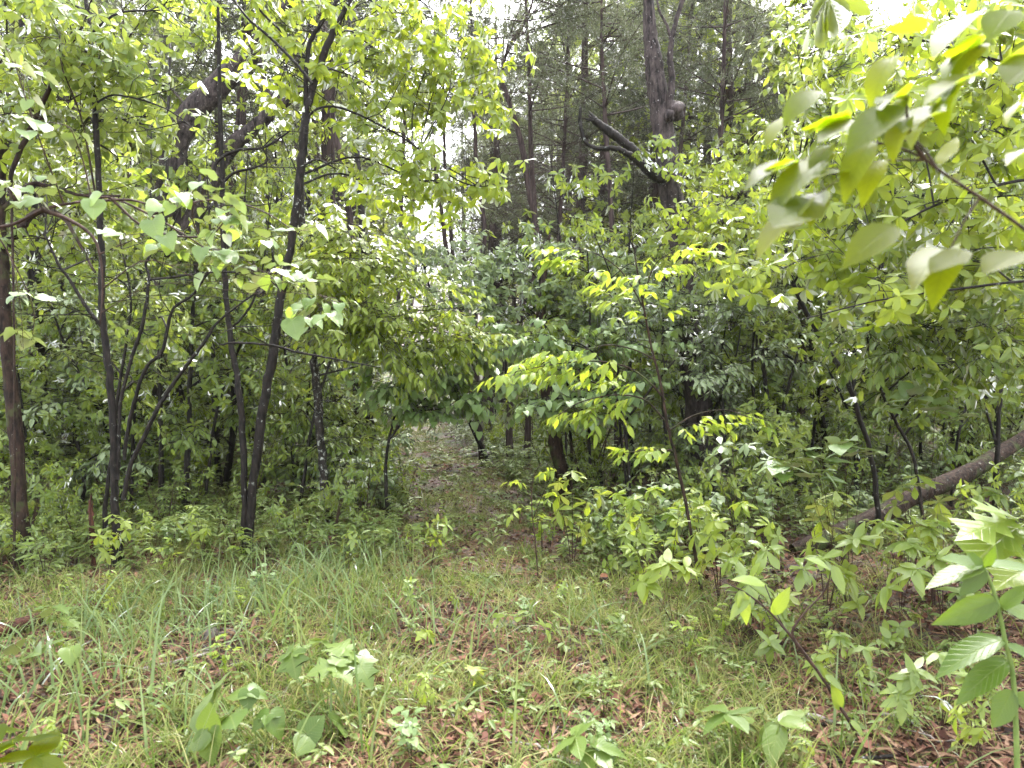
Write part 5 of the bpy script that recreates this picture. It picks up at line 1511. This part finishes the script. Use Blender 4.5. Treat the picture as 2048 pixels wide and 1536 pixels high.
# sticks, stumps, stones, rotting log
def stick(spec, d, wood, label, S=8, name='stick', cat='stick', sit=True, z=.02):
    pts, rad = pts_of(spec, d)
    if sit:
        pts[:, 2] = hgt(pts[:, 0], pts[:, 1]) + rad + z
    a_ = Acc(); q_, r_ = smooth_line(pts, rad, 24)
    tubes(a_, q_[None], r_[None], S, bark=.08, cap=True)
    return single(name, a_, [wood], tuple(pts[0]), label=label, cat=cat)
stick([(1665, 1508, 4), (1720, 1504, 5), (1785, 1500, 4)], 2.98, 'bk_black', 'short black wet stick lying in the litter at lower right')
stick([(1590, 1425, 4, 3.4), (1630, 1432, 7, 3.35), (1665, 1440, 4, 3.3)], 3.35, 'bk_grey', 'pale weathered stick on the litter behind the black stick')
stick([(1330, 1300, 4, 4.3), (1400, 1318, 6, 4.2), (1480, 1345, 7, 4.1), (1560, 1352, 5, 4.0)], 4.2, 'bk_brown', 'brown stick half buried in grass right of centre')
stick([(250, 1400, 4, 3.7), (330, 1360, 5, 3.8), (420, 1300, 3, 4.0)], 3.8, 'bk_grey', 'peeling white stick in the grass on the left')
stick([(-60, 1255, 14, 4.3), (60, 1225, 13, 4.6), (150, 1205, 11, 4.8), (235, 1192, 6, 5.0)], 4.6, 'bk_red', 'rotting reddish log lying in the leaves at the left edge', name='rotten_log', cat='log')
stick([(930, 925, 3, 14), (955, 918, 5, 14), (985, 912, 3, 14)], 14, 'bk_grey', 'grey fallen stick at the foot of the right verge trunk', z=.1)
stick([(1330, 1265, 2, 4.4), (1270, 1270, 2.5, 4.4), (1230, 1245, 1.6, 4.6)], 4.4, 'bk_twig', 'thin twig lying under the right hand seedlings')
a = Acc()
sp0 = P(1208, 1178, 5.4); sp0[2] = hgt(sp0[0], sp0[1])
q_, r_ = smooth_line([sp0 - UP * .05, sp0 + UP * .05, sp0 + UP * .12], [.042, .036, .033], 8)
tubes(a, q_[None], r_[None], 14, bark=.1, cap=True)
so = single('stump', a, ['bk_brown'], tuple(sp0), label='tiny cut stump showing orange wood in the grass right of centre', cat='stump')
a = Acc(); th = np.arange(14) / 14 * 6.283
a.add(np.stack([.03 * np.cos(th), .03 * np.sin(th) - .003, np.full(14, .122) + .02 * np.sin(th)], -1) + sp0, [np.arange(14)[None]])
a.add(np.array([[-.02, -.045, .0], [.012, -.046, .01], [.02, -.043, .1], [-.012, -.043, .11]]) + sp0, [np.array([[0, 1, 2, 3]])])
o = bpy.data.objects.new('cut_face', a.mesh('cut_face', [M['wood_cut']], so.location)); COL.objects.link(o); o.parent = so
for i_, (px_, py_, d_, r_, lb) in enumerate([(440, 1300, 4.3, .09, 'flat pale stone in the grass left of centre'), (1010, 1262, 4.7, .07, 'grey stone behind the middle seedling'), (905, 953, 12.2, .10, 'pale stone lying on the path'), (560, 1265, 4.7, .06, 'small stone left of the middle grass')]):
    a = Acc(); c = P(px_, py_, d_); c[2] = hgt(c[0], c[1]) + .0
    lump(a, np.zeros(3), r_, 14)
    v_ = a.v[0] * np.array([1.4, 1, .4]); a.v[0] = v_ + c
    single('stone', a, ['stone'], tuple(c), label=lb, cat='stone')

# ------------------------------------------------------------------ damp air
hm = bpy.data.materials.new('haze'); hm.use_nodes = True; hm.node_tree.nodes.clear()
ho = hm.node_tree.nodes.new('ShaderNodeOutputMaterial'); hv = hm.node_tree.nodes.new('ShaderNodeVolumePrincipled')
hv.inputs['Color'].default_value = (.93, .93, .97, 1); hv.inputs['Density'].default_value = .0004; hv.inputs['Anisotropy'].default_value = .3
hm.node_tree.links.new(hv.outputs[0], ho.inputs['Volume'])
a = Acc()
c8 = np.array([[x_, y_, z_] for z_ in (-1.3, 44.) for x_, y_ in ((-165, -35), (165, -35), (165, 255), (-165, 255))])
a.add(c8, [np.array([[0, 3, 2, 1], [4, 5, 6, 7], [0, 1, 5, 4], [1, 2, 6, 5], [2, 3, 7, 6], [3, 0, 4, 7]])])
ho_ = bpy.data.objects.new('haze', a.mesh('haze', [hm], smooth=False)); COL.objects.link(ho_); ho_['kind'] = 'stuff'
ho_['label'] = 'thin damp air between the trees'
cy.volume_bounces = 1
